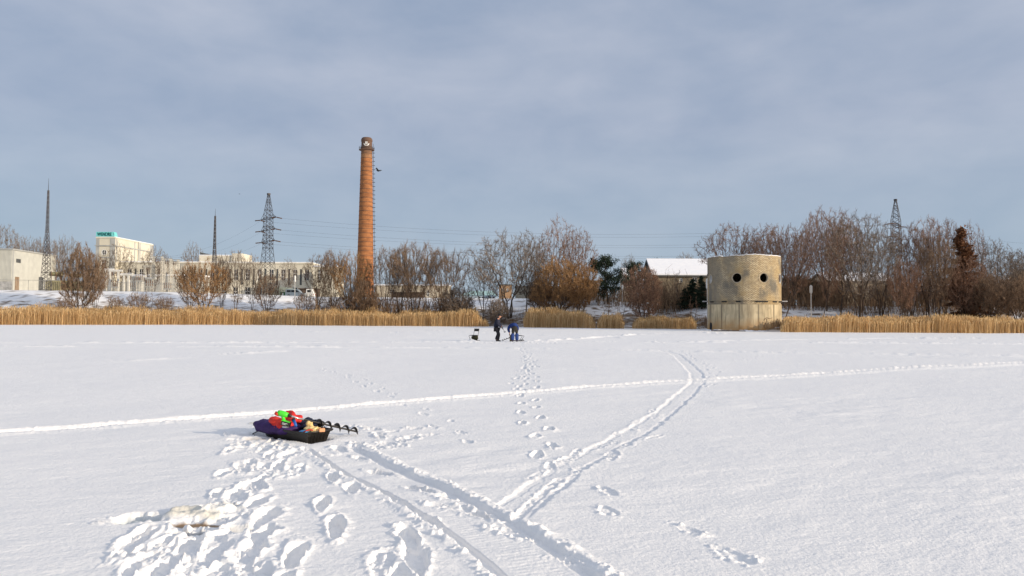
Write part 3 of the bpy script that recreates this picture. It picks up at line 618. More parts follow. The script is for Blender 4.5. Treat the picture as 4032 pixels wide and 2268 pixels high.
T('pine_tree', 'pine', 2320, 1090, 90, 19, 'low dark pine at the left foot of the big pine', tm='needle', var=1)
T('bare_tree', 'tall', 2478, 1005, 90, 0, 'pale spindly tree showing above the pines left of the house', tm='twigg', var=1, Y=135)
T('bare_tree', 'round', 2700, 995, 95, 0, 'bare treetop rising behind the snowy house roof', tm='twigg', var=0, Y=150)
T('round_bush', 'dense', 2535, 1048, 160, 6, 'rounded red brown bush left of the house with snowy roof', 'bush', tm='twigr', var=1)
T('gnarled_pine', 'sparse', 2668, 1062, 110, 17, 'thin gnarled dead tree in front of the house wall', tm='twigg', var=0)
for i, (px, tp, wd, lb) in enumerate([(2618, 1140, 80, 'small dark spruce by the left end of the house wall'), (2722, 1098, 120, 'wide dark spruce under the house window'), (2768, 1085, 100, 'tallest dark spruce between the house window and the tower'), (2688, 1135, 90, 'low dark spruce right of the gnarled tree')]):
    T('spruce_tree', 'spruce', px, tp, wd, 18, lb, tm='needle', var=i % 2, group='dark spruces before the house')
for px_, tp_, w_, lb_ in ((455, 1165, 70, 'thin bare sapling below the sign tower on the snowy bank'), (545, 1150, 80, 'thin bare sapling on the bank below the tall switchgear'), (585, 1130, 60, 'tallest thin sapling on the bank left of the orange brown willow'), (255, 1170, 70, 'low bare shrub at the left foot of the broad dark willow'), (645, 1165, 70, 'low bare shrub on the bank beneath the steel gantries'), (1195, 1150, 70, 'dark low shrub on the bank just below the white truck'), (1450, 1160, 90, 'low bare shrub in front of the chimney foot on its right')):
    T('sapling', 'fan' if px_ != 585 else 'sparse', px_, tp_, w_, 5, lb_, 'bush', tm='twig', var=px_ % 2)
T('sapling', 'sparse', 2750, 1160, 60, 4, 'sparse bare sapling in the snow left of the brick tower', 'bush', tm='twigr', var=1)
T('sapling', 'sparse', 2390, 1185, 60, 5, 'sparse bare sapling above the short reed patch', 'bush', tm='twigr', var=0)
T('sapling', 'sparse', 2440, 1180, 60, 6, 'sparse bare sapling beside the white lamp post by the pine', 'bush', tm='twigr', var=1)
# right bank
RT = [('round', 2878, 880, 165, 30, 'twigr', 0, 'rounded bare tree above the left half of the brick tower'), ('round', 3010, 885, 130, 28, 'twigr', 1, 'bare tree above the right half of the brick tower'),
      ('tall', 2950, 930, 100, 32, 'twigg', 0, 'thin bare tree peeping over the middle of the brick tower'), ('upright', 3075, 885, 120, 24, 'twigr', 0, 'reddish upright tree just right of the brick tower'),
      ('tall', 3130, 900, 120, 20, 'twigr', 1, 'bare tree between the brick tower and the leaning trunk'), ('round', 3255, 822, 170, 18, 'twigr', 1, 'tallest rounded crown left on the right bank'),
      ('tall', 3310, 835, 130, 16, 'twigr', 0, 'tall bare tree between the two biggest crowns on the right bank'), ('multi', 3385, 838, 210, 9, 'twigg', 1, 'great many trunked tree rooted at the reeds on the right bank'),
      ('round', 3335, 870, 130, 22, 'twigr', 0, 'bare tree behind the great many trunked tree'), ('multi', 3470, 900, 150, 13, 'twigg', 0, 'spreading bare tree just left of the right pylon'),
      ('upright', 3590, 880, 110, 16, 'twigr', 1, 'upright tree hiding the right side of the right pylon'), ('upright', 3655, 858, 120, 14, 'twigr', 0, 'tallest upright red brown tree right of the right pylon'),
      ('upright', 3720, 865, 125, 15, 'twigr', 1, 'upright red brown tree left of the rusty spruce'), ('fan', 3690, 930, 150, 9, 'twig', 1, 'bushy tree low before the upright red brown trees'),
      ('tall', 3830, 880, 90, 22, 'twigr', 0, 'thin bare tree rising behind the rusty spruce'), ('multi', 3900, 945, 150, 16, 'twigg', 1, 'grey open tree right of the rusty spruce'),
      ('round', 3975, 990, 120, 20, 'twigg', 0, 'low grey tree near the right frame edge'), ('round', 4045, 985, 120, 18, 'twigg', 1, 'bare tree cut by the right frame edge'),
      ('fan2', 3560, 1010, 130, 8, 'twigr', 0, 'brown thicket at the foot of the right pylon'), ('fan2', 3800, 1010, 150, 9, 'twigr', 1, 'red brown bush below the rusty spruce'),
      ('dense', 3900, 1080, 160, 8, 'twig', 0, 'dense brown bush right of the red brown bush'), ('dense', 4010, 1090, 160, 8, 'twig', 1, 'dense brown bush at the right frame edge')]
for k, px, tp, wd, s, tm, vr, lb in RT: T('bare_tree' if k not in ('dense', 'fan2') else 'bush', k, px, tp, wd, s, lb, 'tree' if k not in ('dense', 'fan2') else 'bush', tm=tm, var=vr, group=GT if k not in ('dense', 'fan2') else 'bushes under the right bank trees')
T('spruce_tree', 'spruce', 3795, 893, 230, 12, 'tall rusty brown spruce right of the right pylon', tm='rust', var=0)
T('pine_tree', 'pine', 3120, 1085, 130, 24, 'dark evergreen behind the leaning trunk right of the tower', tm='needle', var=0)
T('pine_tree', 'pine', 3195, 1095, 110, 25, 'dark evergreen behind the oar shaped white post', tm='needle', var=1)
T('pine_tree', 'pine', 4015, 1058, 110, 0, 'dark evergreen top at the far right above the thicket', tm='needle', var=1, Y=130)
def leaning(px0, py0, px1, py1, s, label, wd):
    x = P(px0, 1240, 95).x; y = float(Yb(x)) + s; x = P(px0, 1240, y).x; z = zg(x, y); tip = P(px1, py1, y); h = (tip - Vector((x, y, z))).length
    t = thing('leaning_tree', label, 'tree', (x, y, z), 0, None); pr, H, W = proto('tall', 1, 'twigr'); t.scale = (wd / F * y / W, wd / F * y / W, h / H)
    d = (tip - Vector((x, y, z))).normalized(); t.rotation_mode = 'QUATERNION'; t.rotation_quaternion = d.to_track_quat('Z', 'Y')
    for nm, me in pr: o = bpy.data.objects.new(nm, me); C.objects.link(o); o.parent = t
leaning(3093, 1210, 3215, 848, 11, 'tree with a long grey trunk leaning right, beside the brick tower', 130)
leaning(3240, 1225, 3300, 900, 10, 'slanting trunk tree between the oar shaped post and the great tree', 90)

# thicket mass under the right trees
def thicket(name, label, px0, px1, s0, s1, ztop, n, m, seed, hv=.5):
    rs = np.random.RandomState(seed); A, B, RA, RB = [], [], [], []
    px = rs.uniform(px0, px1, n); s = rs.uniform(s0, s1, n)
    for a, b in zip(px, s):
        x = P(a, 1240, 90).x; y = float(Yb(x)) + b; x = P(a, 1240, y).x; z = zg(x, y); h = (P(a, ztop(a), y).z - z) * rs.uniform(hv, 1.0); p = np.array([x, y, z - .1]); d = np.array([rs.normal(0, .16), rs.normal(0, .16), 1.0])
        for k in range(3):
            d = d + rs.normal(0, .12, 3); q = p + d * h / 3; r = .028 * (1 - k * .25); A.append(p); B.append(q); RA.append(r); RB.append(r * .75)
            for j in range(3):
                e = d + rs.normal(0, .5, 3); t = p + (q - p) * rs.rand(); A.append(t); B.append(t + e * h * .16); RA.append(.013); RB.append(.01)
            p = q
    o = seg_mesh(name, np.array(A), np.array(B), np.array(RA), np.array(RB), M[m]); tag(o, label, 'undergrowth', kind='stuff')
thicket('undergrowth', 'dark bare thicket filling the right bank under the trees', 3330, 4150, 14, 34, lambda p: np.interp(p, [3200, 3400, 3700, 3900, 4150], [1130, 1085, 1070, 1075, 1085]), 1700, 'scrub', 3)
thicket('undergrowth', 'dark thicket on the bank right of the brick tower', 3075, 3330, 18, 34, lambda p: 1080, 700, 'scrub', 4)
thicket('undergrowth', 'bare undergrowth behind the orange willow and pine', 2080, 2560, 17, 30, lambda p: 1120, 900, 'scrub', 6)
thicket('undergrowth', 'brown brush in front of the snowy roofed house wall', 2570, 2790, 12, 19, lambda p: 1105, 480, 'scrub', 12)
thicket('undergrowth', 'low bare scrub among the willows right of the chimney', 1220, 1860, 4, 12, lambda p: 1165, 900, 'scrub', 7)

# ------------------------------------------------------------------ reeds
def reeds(label, pxs, tops, n, deep, seed, width=.016):
    rs = np.random.RandomState(seed); a = rs.uniform(pxs[0], pxs[-1], n)
    x = np.array([P(v, 1240, 90).x for v in np.linspace(pxs[0], pxs[-1], 60)]); ys = Yb(x)
    yl = np.interp(a, np.linspace(pxs[0], pxs[-1], 60), ys)
    for _ in range(2): x = (a - 2016) / F * yl; yl = Yb(x)
    dens = rs.rand(n) ** 1.0; edge = .35 * fbm(x * .12, x * 0 + 3.3, 2, seed) + np.where(rs.rand(n) < .25, rs.uniform(-.5, .1, n), 0)
    y = yl - .3 + edge + dens * deep; x = (a - 2016) / F * y; z = zt(x, y); z = np.maximum(z, -.02)
    xx = np.linspace(pxs[0], pxs[-1], 80); tt = np.interp(xx, pxs, tops); Ht = np.array([P(v, t, float(Yb((v - 2016) / F * 88)) + 1.5).z for v, t in zip(xx, tt)])
    H = np.interp(a, xx, Ht) * (1 + .30 * fbm(x * .15, y * .3, 2, seed + 1)) * (.74 + .52 * rs.beta(2.0, 3.2, n))
    e = np.minimum(a - pxs[0], pxs[-1] - a); H *= .35 + .65 * np.clip(e / 22 + rs.normal(0, .15, n), 0, 1); H *= 1 + .22 * fbm(x * 1.1, y * 1.1, 2, seed + 9) + .25 * sstep(.0, .25, fbm(x * .5, y * .5, 2, seed + 13)) - .12; H *= np.interp(a, [0, 1200, 2000, 4000], [.86, .92, .95, .95]); H = np.maximum(H * .86 - np.maximum(z, 0) * .3, .3)
    lx, ly = rs.normal(.03, .085, n), rs.normal(0, .085, n); bend = rs.rand(n) < .04; lx[bend] *= 5
    az = rs.uniform(0, math.pi, n); wx, wy = np.cos(az) * width, np.sin(az) * width
    def pt(t, k, s): return np.stack([x + lx * H * t * t + wx * k * s, y + ly * H * t * t + wy * k * s, z + H * t], 1)
    V = np.stack([pt(0, 1, -1), pt(0, 1, 1), pt(.5, .9, 1), pt(.5, .9, -1), pt(.86, .8, 1), pt(.86, .8, -1), pt(.92, 2.0, 1), pt(.92, 2.0, -1), pt(1, .3, 1), pt(1, .3, -1)], 1).reshape(-1, 3)
    b = np.arange(n)[:, None] * 10; Q = np.concatenate([b + np.array([[0, 1, 2, 3]]), b + np.array([[3, 2, 4, 5]]), b + np.array([[5, 4, 6, 7]]), b + np.array([[7, 6, 8, 9]])])
    o = np_mesh('reed_bed', V, Q, M['reed']); tag(o, label, 'reeds', kind='stuff')
reeds('long golden reed bed along the left half of the bank', [-420, 0, 700, 1060, 1090, 1250, 1500, 1540, 1700, 1900], [1204, 1205, 1210, 1216, 1226, 1212, 1216, 1232, 1222, 1226], 40000, 5, 1)
reeds('thin gap of reeds just left of the standing angler', [1895, 1925], [1235, 1250], 500, 3, 9)
reeds('square golden reed patch just right of the anglers', [2062, 2080, 2300, 2345], [1216, 1216, 1222, 1252], 6500, 5, 2)
reeds('short reed patch below the bare saplings', [2352, 2365, 2440, 2458], [1238, 1232, 1234, 1250], 2600, 3.5, 3)
reeds('low reed strip left of the brick tower', [2490, 2520, 2700, 2742], [1258, 1252, 1252, 1254], 6500, 4, 4)
reeds('long golden reed bed right of the brick tower', [3072, 3100, 3400, 4032, 4500], [1252, 1244, 1246, 1248, 1248], 27000, 5, 5)
def scrubs(n=15000):
    rs = np.random.RandomState(8); a = rs.uniform(-300, 4300, n); s = np.abs(rs.normal(6.5, 2.6, n)) + .5; x = (a - 2016) / F * 90; yl = Yb(x); x = (a - 2016) / F * (yl + s); y = Yb(x) + s; z = zt(x, y)
    k = fbm(x * .5, y * .5, 3, 5) > -.02; x, y, z = x[k], y[k], z[k]; n = len(x); H = rs.uniform(.15, .75, n)
    A = np.stack([x, y, z - .03], 1); B = A + np.stack([rs.normal(0, .3, n) * H, rs.normal(0, .3, n) * H, H], 1)
    o = seg_mesh('dead_grass', A, B, np.full(n, .02), np.full(n, .008), M['scrub']); tag(o, 'dead grass and weed stalks poking through snow behind the reeds', 'dead grass', kind='stuff')
scrubs()
# ------------------------------------------------------------------ buildings
def facade(mb, x0, x1, z0, z1, y, th, ops):
    xs = sorted(set([x0, x1] + [v for o in ops for v in o[:2]])); zs = sorted(set([z0, z1] + [v for o in ops for v in o[2:4]]))
    xs = [v for v in xs if x0 <= v <= x1]; zs = [v for v in zs if z0 <= v <= z1]
    for i in range(len(xs) - 1):
        run = None
        for j in range(len(zs) - 1):
            cx, cz = (xs[i] + xs[i + 1]) / 2, (zs[j] + zs[j + 1]) / 2
            if any(o[0] < cx < o[1] and o[2] < cz < o[3] for o in ops): continue
            mb.box(xs[i], xs[i + 1], y, y + th, zs[j], zs[j + 1])
def window(par, x0, x1, z0, z1, y, nx, nz, wall_th=.3, fm='white', fr=.09, label=None):
    f = MB(); yy = y + wall_th * .45
    f.box(x0, x0 + fr, yy, yy + .1, z0, z1).box(x1 - fr, x1, yy, yy + .1, z0, z1).box(x0 + fr, x1 - fr, yy, yy + .1, z0, z0 + fr).box(x0 + fr, x1 - fr, yy, yy + .1, z1 - fr, z1)
    for i in range(1, nx): c = x0 + (x1 - x0) * i / nx; f.box(c - fr / 2, c + fr / 2, yy + .002, yy + .09, z0 + fr, z1 - fr)
    for j in range(1, nz): c = z0 + (z1 - z0) * j / nz; f.box(x0 + fr, x1 - fr, yy + .012, yy + .08, c - fr / 2, c + fr / 2)
    o = f.build('window', M[fm], par); g = MB().box(x0 + .02, x1 - .02, yy + .05, yy + .07, z0 + .02, z1 - .02).build('pane', M['pane'], o); return o
def X(px, Y): return P(px, 1134, Y).x
def Z(py, px, Y): return P(px, py, Y).z

M['dimwall'] = mat('shaded_beige_wall', (.15, .125, .085), (.26, .215, .145), .5, .9)  # beige wall colour darkened to stand in for shade from the trees
# factory
YF = 201.0
def factory():
    t = thing('factory_building', 'long cream factory block with tall windows and a signed stair tower', 'factory')
    x0, x1 = X(452, YF), X(1226, YF); z0 = zg(-80, YF) - .5; z1 = Z(1038, 840, YF)
    ops = []; wins = []
    for k in range(16):
        cx = X(508 + 46.6 * k, YF); hw = .62
        wins.append((cx - hw, cx + hw, Z(1103, 800, YF), Z(1060, 800, YF)))
        c2 = X(508 + 46.6 * k + 23.3, YF)
        if k < 15: ops.append((c2 - .3, c2 + .3, Z(1121, 800, YF), Z(1058, 800, YF)))
        if k >= 4: wins.append((cx - .7, cx + .7, Z(1163, 800, YF), Z(1130, 800, YF)))
    mb = MB(); facade(mb, x0, x1, z0, z1, YF, .3, ops + wins)
    mb.box(x0, x0 + .3, YF + .3, YF + 24, z0, z1).box(x1 - .3, x1, YF + .3, YF + 24, z0, z1).box(x0 + .3, x1 - .3, YF + 23.7, YF + 24, z0, z1)
    mb.build('wall', M['cream'], t)
    MB().box(x0 - .15, x1 + .15, YF - .2, YF + 24.2, z1, z1 + .35).build('roof', M['cream'], t)
    MB().box(x0, x1, YF - .05, YF + 24, z1 + .35, z1 + .55).build('roof_snow', CAP, t)
    for a, b, c, d in wins: window(t, a, b, c, d, YF, 2, 3 if d - c > 2.5 else 2)
    for a, b, c, d in ops: MB().box(a - .02, b + .02, YF + .12, YF + .16, c - .02, d + .02).build('dark_panel', M['greyshed'], t)
    # sign tower, a block of the same building
    YT = 199.0; a, b = X(374, YT), X(450, YT); zt1 = Z(938, 410, YT); zc = Z(967, 410, YT); zr = Z(993, 407, YT); rc = X(407, YT); rr = .68
    w0 = (X(396, YT), X(415, YT), Z(1060, 405, YT), Z(1022, 405, YT))
    mb = MB(); facade(mb, a, b, z0, zt1, YT, .35, [w0, (rc - rr, rc + rr, zr - rr, zr + rr)])
    n = 24; k = []                    # fill the square opening back to a round one
    for i in range(n):
        t0, t1 = 2 * math.pi * i / n, 2 * math.pi * (i + 1) / n
        def sq(t): c, s = math.cos(t), math.sin(t); m = max(abs(c), abs(s)); return c / m * rr, s / m * rr
        p0, p1 = (math.cos(t0) * rr * .98, math.sin(t0) * rr * .98), (math.cos(t1) * rr * .98, math.sin(t1) * rr * .98); q0, q1 = sq(t0), sq(t1)
        mb.add([(rc + u, YT + .002, zr + v) for u, v in (p0, p1, q1, q0)] + [(rc + u, YT + .3, zr + v) for u, v in (p0, p1, q1, q0)], [(0, 1, 2, 3), (0, 4, 5, 1)])
    yb = YT + 21
    mb.box(a, a + .3, YT + .35, yb, z0, zt1).box(b - .3, b, YT + .35, yb, z0, zt1).box(a + .3, b - .3, yb - .3, yb, z0, zt1)
    mb.build('tower_wall', M['cream'], t)
    tr = MB(); tr.box(a - .25, b + .25, YT - .25, yb + .2, zc - .12, zc + .12)
    for (u, v) in ((a, .95), (b - 1.35, 1.35)): tr.box(u, u + v, YT - .08, YT - .003, z0 + 7, zt1 - .1)
    for yy in (YT + .4, YT + 10, YT + 13, yb - 2.0): tr.box(b + .003, b + .10, yy, yy + (.45 if yy < yb - 3 else 2), Z(1032, 450, YT), zt1 - .1)
    tr.build('trim', M['greyr'], t)
    MB().box(a - .1, b + .1, YT - .1, yb + .1, zt1, zt1 + .3).build('tower_roof', M['cream'], t)
    MB().box(a, b, YT, yb, zt1 + .3, zt1 + .45).build('roof_snow', CAP, t)
    ow = MB(); ow.lathe([(rr * .86, 0), (rr * 1.12, 0), (rr * 1.12, .1), (rr * .86, .1), (rr * .86, 0)], 28)
    ow.v = [(rc + x, YT - .05 + z, zr + y) for x, y, z in ow.v]; ow.box(rc - .04, rc + .04, YT + .02, YT + .1, zr - rr * .86, zr + rr * .86); ow.box(rc - rr * .86, rc + rr * .86, YT + .03, YT + .09, zr - .04, zr + .04)
    o = ow.build('round_window', M['white'], t); MB().add([(rc + math.cos(6.283 * i / 24) * rr, YT + .14, zr + math.sin(6.283 * i / 24) * rr) for i in range(24)], [tuple(range(24))]).build('pane', M['pane'], o)
    window(t, *w0, YT, 2, 3)
    dn = MB(); dn.box(b + .12, b + .3, YT + 12, YT + 12.2, Z(1030, 450, YT), zt1 + .2).build('drainpipe', M['greyr'], t)
    MB().box(a + .96, b - 1.36, YT - .06, YT - .004, Z(1015, 405, YT) - .1, Z(1011, 405, YT)).build('string_course', M['greyr'], t)
    # roof sign
    s0, s1, sz0, sz1 = X(374, YT), X(444, YT), zt1 + .45, Z(913, 410, YT)
    sg = MB().add([(s0, YT - .1, sz0), (s1 + .2, YT - .1, sz0), (s1 - .15, YT - .1, sz1), (s0, YT - .1, sz1), (s0, YT + 1.6, sz0), (s1 + .2, YT + 1.6, sz0), (s1 - .15, YT + 1.6, sz1), (s0, YT + 1.6, sz1)],
                  [(0, 1, 2, 3), (5, 4, 7, 6), (4, 0, 3, 7), (1, 5, 6, 2), (3, 2, 6, 7), (0, 4, 5, 1)]).build('sign', M['teal'], t)
    cu = bpy.data.curves.new('lettering', 'FONT'); cu.body = 'WENDRE'; cu.size = (sz1 - sz0) * .98; cu.extrude = .03; cu.offset = .022; cu.align_x = 'CENTER'
    tmp = bpy.data.objects.new('lettering_tmp', cu); C.objects.link(tmp); bpy.context.view_layer.update()
    me = bpy.data.meshes.new_from_object(tmp.evaluated_get(bpy.context.evaluated_depsgraph_get())); bpy.data.objects.remove(tmp); me.materials.clear(); me.materials.append(M['tealdk'])
    lt = bpy.data.objects.new('lettering', me); C.objects.link(lt); wdt = lt.dimensions.x; lt.parent = sg
    xs_ = [v.co.x for v in me.vertices]; sc = (s1 - s0) * .80 / (max(xs_) - min(xs_)); lt.rotation_euler = (R(90), 0, 0); lt.scale = (sc, 1, 1); lt.location = ((s0 + s1) / 2 - .12, YT - .14, sz0 + (sz1 - sz0) * .17)
    MB().add([(s1 - .12, YT - .13, sz0 + 1.1), (s1 - .02, YT - .13, sz0 + 1.1), (s1 + .12, YT - .13, sz0 + .35), (s1 + .02, YT - .13, sz0 + .35)], [(0, 1, 2, 3)]).build('sign_stroke', M['tealdk'], sg)
    # roof penthouse seen over the parapet
    YP = 214.0; pa, pb, pc = X(782, YP), X(912, YP), X(952, YP); pz0, pz1, pz2 = z1, Z(1006, 850, YP), Z(998, 930, YP)
    mb = MB().box(pa, pb, YP, YP + 8, pz0, pz1).box(pb, pc, YP - .4, YP + 8, pz0, pz2); mb.build('penthouse', M['cream'], t)
    MB().box(pa - .1, pb - .05, YP - .1, YP + 8, pz1, pz1 + .2).build('penthouse_snow', CAP, t)
    MB().add([(pa, YP + .5, pz1 + .2), (X(830, YP), YP + .5, pz1 + .2), (pa, YP + .5, pz1 + .95), (pa, YP + 6, pz1 + .2), (X(830, YP), YP + 6, pz1 + .2), (pa, YP + 6, pz1 + .95)], [(0, 1, 2), (3, 5, 4), (0, 2, 5, 3), (1, 4, 5, 2)]).build('penthouse_skylight', M['greyshed'], t)
factory()
def wing():
    Yw = 190.0; a, b = X(1232, Yw), X(1322, Yw); t = thing('factory_wing', 'sunlit yellow wing at the right end of the factory, behind willows', 'building'); z0 = zg(a, Yw) - .5; z1 = Z(1050, 1280, Yw)
    op = [(X(1250, Yw), X(1266, Yw), Z(1100, 1260, Yw), Z(1062, 1260, Yw))]; mb = MB(); facade(mb, a, b, z0, z1, Yw, .3, op); mb.box(a, a + .3, Yw + .3, Yw + 9, z0, z1).box(b - .3, b, Yw + .3, Yw + 9, z0, z1).build('wall', M['cream'], t)
    MB().box(a - .1, b + .1, Yw - .1, Yw + 9.1, z1, z1 + .3).build('roof', CAP, t); window(t, *op[0], Yw, 2, 3)
wing()
def annex():
    Yw = 192.0; a, b = X(506, Yw), X(780, Yw); t = thing('annex_building', 'low grey annex with snowy roof behind the substation gear', 'building'); z0 = zg(a, Yw) - .5; z1 = Z(1085, 640, Yw)
    MB().box(a, b, Yw, Yw + 7, z0, z1).build('wall', M['greyr'], t); MB().box(a - .2, b + .2, Yw - .2, Yw + 7, z1, z1 + .3).build('roof_snow', CAP, t)
annex()
# ribbed shed
def shed():
    Yw = 158.0; t = thing('ribbed_shed', 'tall ribbed metal shed on a stone plinth at the left edge', 'shed'); a, b = X(-260, Yw), X(46, Yw); z0 = zg(a, Yw) - .5; z1 = Z(984, 0, Yw); Y2 = Yw + 21
    xf = X(217, Y2); zf = Z(1010, 215, Y2)
    mb = MB(); nrib = 60
    for k in range(nrib): u = a + (b - a) * k / nrib; mb.box(u, u + (b - a) / nrib * .5, Yw - .07, Yw, z0 + 3.4, z1 - .05)
    mb.build('ribs', M['clad'], t)
    # body: front wall plus long side receding to the right
    vs = [(a, Yw, z0 + 3.3), (b, Yw, z0 + 3.3), (xf, Y2, z0 - .2), (a, Y2, z0 - .2), (a, Yw, z1), (b, Yw, z1), (xf, Y2, zf), (a, Y2, zf), (b, Yw, z0 - .3), (a, Yw, z0 - .3)]
    MB().add(vs, [(0, 1, 5, 4), (8, 2, 6, 5), (4, 5, 6, 7), (2, 3, 7, 6)]).build('wall', M['clad'], t)
    MB().box(a, b + .05, Yw - .15, Yw + .3, z0 - .4, z0 + 3.35).build('stone_plinth', M['stone'], t)
    d = Vector((xf - b, Y2 - Yw, 0)).normalized(); nn = Vector((d.y, -d.x, 0))
    def onside(u0, u1, w0, w1, off, nm, m):
        p = [Vector((b, Yw, 0)) + d * u + nn * off for u in (u0, u1)]; q = [Vector((b, Yw, 0)) + d * u + nn * .003 for u in (u0, u1)]
        return MB().add([(p[0].x, p[0].y, w0), (p[1].x, p[1].y, w0), (p[1].x, p[1].y, w1), (p[0].x, p[0].y, w1), (q[0].x, q[0].y, w0), (q[1].x, q[1].y, w0), (q[1].x, q[1].y, w1), (q[0].x, q[0].y, w1)], [(0, 1, 2, 3), (4, 0, 3, 7), (1, 5, 6, 2), (3, 2, 6, 7), (0, 4, 5, 1)]).build(nm, m, t)
    onside(1.6, 3.6, Z(1034, 65, 160), Z(1019, 65, 160), .05, 'window', M['greyshed']); onside(1.3, 3.1, z0 + .3, Z(1090, 62, 160), .06, 'door', M['wood'])
    onside(12.5, 14.8, z0 + .3, Z(1090, 150, 170), .06, 'door', M['greyshed']); onside(.05, .5, z0, z1, .08, 'drainpipe', M['greyr'])
    onside(0, 28, z1 - .2 - 1.2, z1 - .5 - 1.2, .05, 'gutter', M['greyr']) if False else None
    MB().add([(a, Yw - .2, z1 + .02), (b + .2, Yw - .2, z1 + .02), (xf + .2, Y2, zf + .02), (a, Y2, zf + .02), (a, Yw - .2, z1 + .3), (b + .2, Yw - .2, z1 + .3), (xf + .2, Y2, zf + .3), (a, Y2, zf + .3)], [(0, 1, 5, 4), (1, 2, 6, 5), (4, 5, 6, 7)]).build('roof', M['greyr'], t)
shed()
# house with snowy gable roof
def house(name, label, pl, pr, ry, ey, Yh, dep, cat='house', rl=0.0, wins=(), wallm='creamd', over=.5):
    t = thing(name, label, cat); xr0, xr1 = X(pl, Yh + dep / 2), X(pr, Yh + dep / 2); x0 = X(pl, Yh) + rl; x1 = X(pr, Yh); zr = Z(ry, (pl + pr) / 2, Yh + dep / 2); ze = Z(ey, (pl + pr) / 2, Yh); z0 = zg(x0, Yh) - .5
    ops = [(X(a, Yh), X(b, Yh), Z(d, a, Yh), Z(c, a, Yh)) for a, b, c, d in wins]
    mb = MB(); facade(mb, x0, x1, z0, ze, Yh, .3, ops); mb.box(x0, x0 + .3, Yh + .3, Yh + dep, z0, ze).box(x1 - .3, x1, Yh + .3, Yh + dep, z0, ze).box(x0 + .3, x1 - .3, Yh + dep - .3, Yh + dep, z0, ze)
    for xx in (x0, x1 - .3): mb.add([(xx, Yh, ze), (xx, Yh + dep, ze), (xx, Yh + dep / 2, zr - .15), (xx + .3, Yh, ze), (xx + .3, Yh + dep, ze), (xx + .3, Yh + dep / 2, zr - .15)], [(0, 2, 1), (3, 4, 5), (0, 3, 5, 2), (1, 2, 5, 4)])
    mb.build('wall', M[wallm], t)
    sl = (zr - ze) / (dep / 2)
    def slab(th, dz, m, nm, ov):
        v = []
        for xx in (x0 - ov, x1 + ov):
            for yy, zz in ((Yh - ov, ze - ov * sl), (Yh + dep / 2, zr), (Yh + dep + ov, ze - ov * sl)):
                v += [(xx, yy, zz + dz), (xx, yy, zz + dz + th)]
        return MB().add(v, [(0, 2, 3, 1), (2, 4, 5, 3), (6, 7, 9, 8), (8, 9, 11, 10), (1, 3, 9, 7), (3, 5, 11, 9), (0, 6, 8, 2), (2, 8, 10, 4), (0, 1, 7, 6), (4, 10, 11, 5)]).build(nm, m, t)
    slab(.15, 0, M['greyshed'], 'roof', over); slab(.22, .16, CAP, 'roof_snow', over - .08)
    for o in ops: window(t, *o, Yh, 2, 2)
    return t, x0, x1, ze, zr
YH = 122.0
t, hx0, hx1, hze, hzr = house('gable_house', 'beige house with a wide snow covered gable roof left of the brick tower', 2575, 2905, 1027, 1082, YH, 9, wins=[(2675, 2688, 1095, 1112), (2727, 2746, 1092, 1112)], wallm='dimwall')
MB().box(hx0 - .05, hx0 - .003, YH + 3.8, YH + 5.2, hze + .6, hze + 1.7).build('gable_window', M['pane'], t)
house('long_house', 'long low house with snowy roof hidden behind the right bank trees', 3262, 3510, 1082, 1107, 128.0, 8, wins=[(3290, 3305, 1125, 1150), (3330, 3345, 1125, 1150), (3372, 3387, 1125, 1150), (3415, 3430, 1125, 1150), (3455, 3470, 1125, 1150)])
house('small_house', 'small snow roofed house far behind the round red bush', 2463, 2500, 1062, 1085, 160.0, 8)
def simple(name, label, cat, pl, pr, py, Yb_, dep, wm, rm, wins=(), nx=2, nz=2, par=.25):
    t = thing(name, label, cat); x0, x1 = X(pl, Yb_), X(pr, Yb_); z0 = zg(x0, Yb_) - .5; z1 = Z(py, (pl + pr) / 2, Yb_)
    ops = [(X(a, Yb_), X(b, Yb_), Z(d, a, Yb_), Z(c, a, Yb_)) for a, b, c, d in wins]; mb = MB(); facade(mb, x0, x1, z0, z1, Yb_, .3, ops)
    mb.box(x0, x0 + .3, Yb_ + .3, Yb_ + dep, z0, z1).box(x1 - .3, x1, Yb_ + .3, Yb_ + dep, z0, z1).build('wall', M[wm] if isinstance(wm, str) else wm, t); MB().box(x0 - .2, x1 + .2, Yb_ - .2, Yb_ + dep, z1, z1 + par).build('roof', M[rm] if isinstance(rm, str) else rm, t)
    for o in ops: window(t, *o, Yb_, nx, nz)
    return t
simple('beige_shed', 'low beige shed behind the willows right of the chimney', 'shed', 1478, 1765, 1124, 165, 8, 'creamd', CAP, [(1535, 1552, 1140, 1158), (1600, 1620, 1140, 1158), (1678, 1690, 1143, 1168)])
simple('dark_container', 'long rusty dark container in front of the low beige shed', 'container', 1542, 1668, 1152, 150, 3, 'dkwood', 'dkwood', par=.1)
simple('orange_building', 'orange brick building far behind the four trunked tree', 'building', 1965, 2015, 1123, 190, 10, 'orange', 'greyshed', [(1975, 1982, 1135, 1148), (1995, 2002, 1135, 1148)])
simple('grey_warehouse', 'long dark grey warehouse left of the huge orange willow', 'warehouse', 2030, 2240, 1130, 160, 12, 'greyshed', 'greyshed')
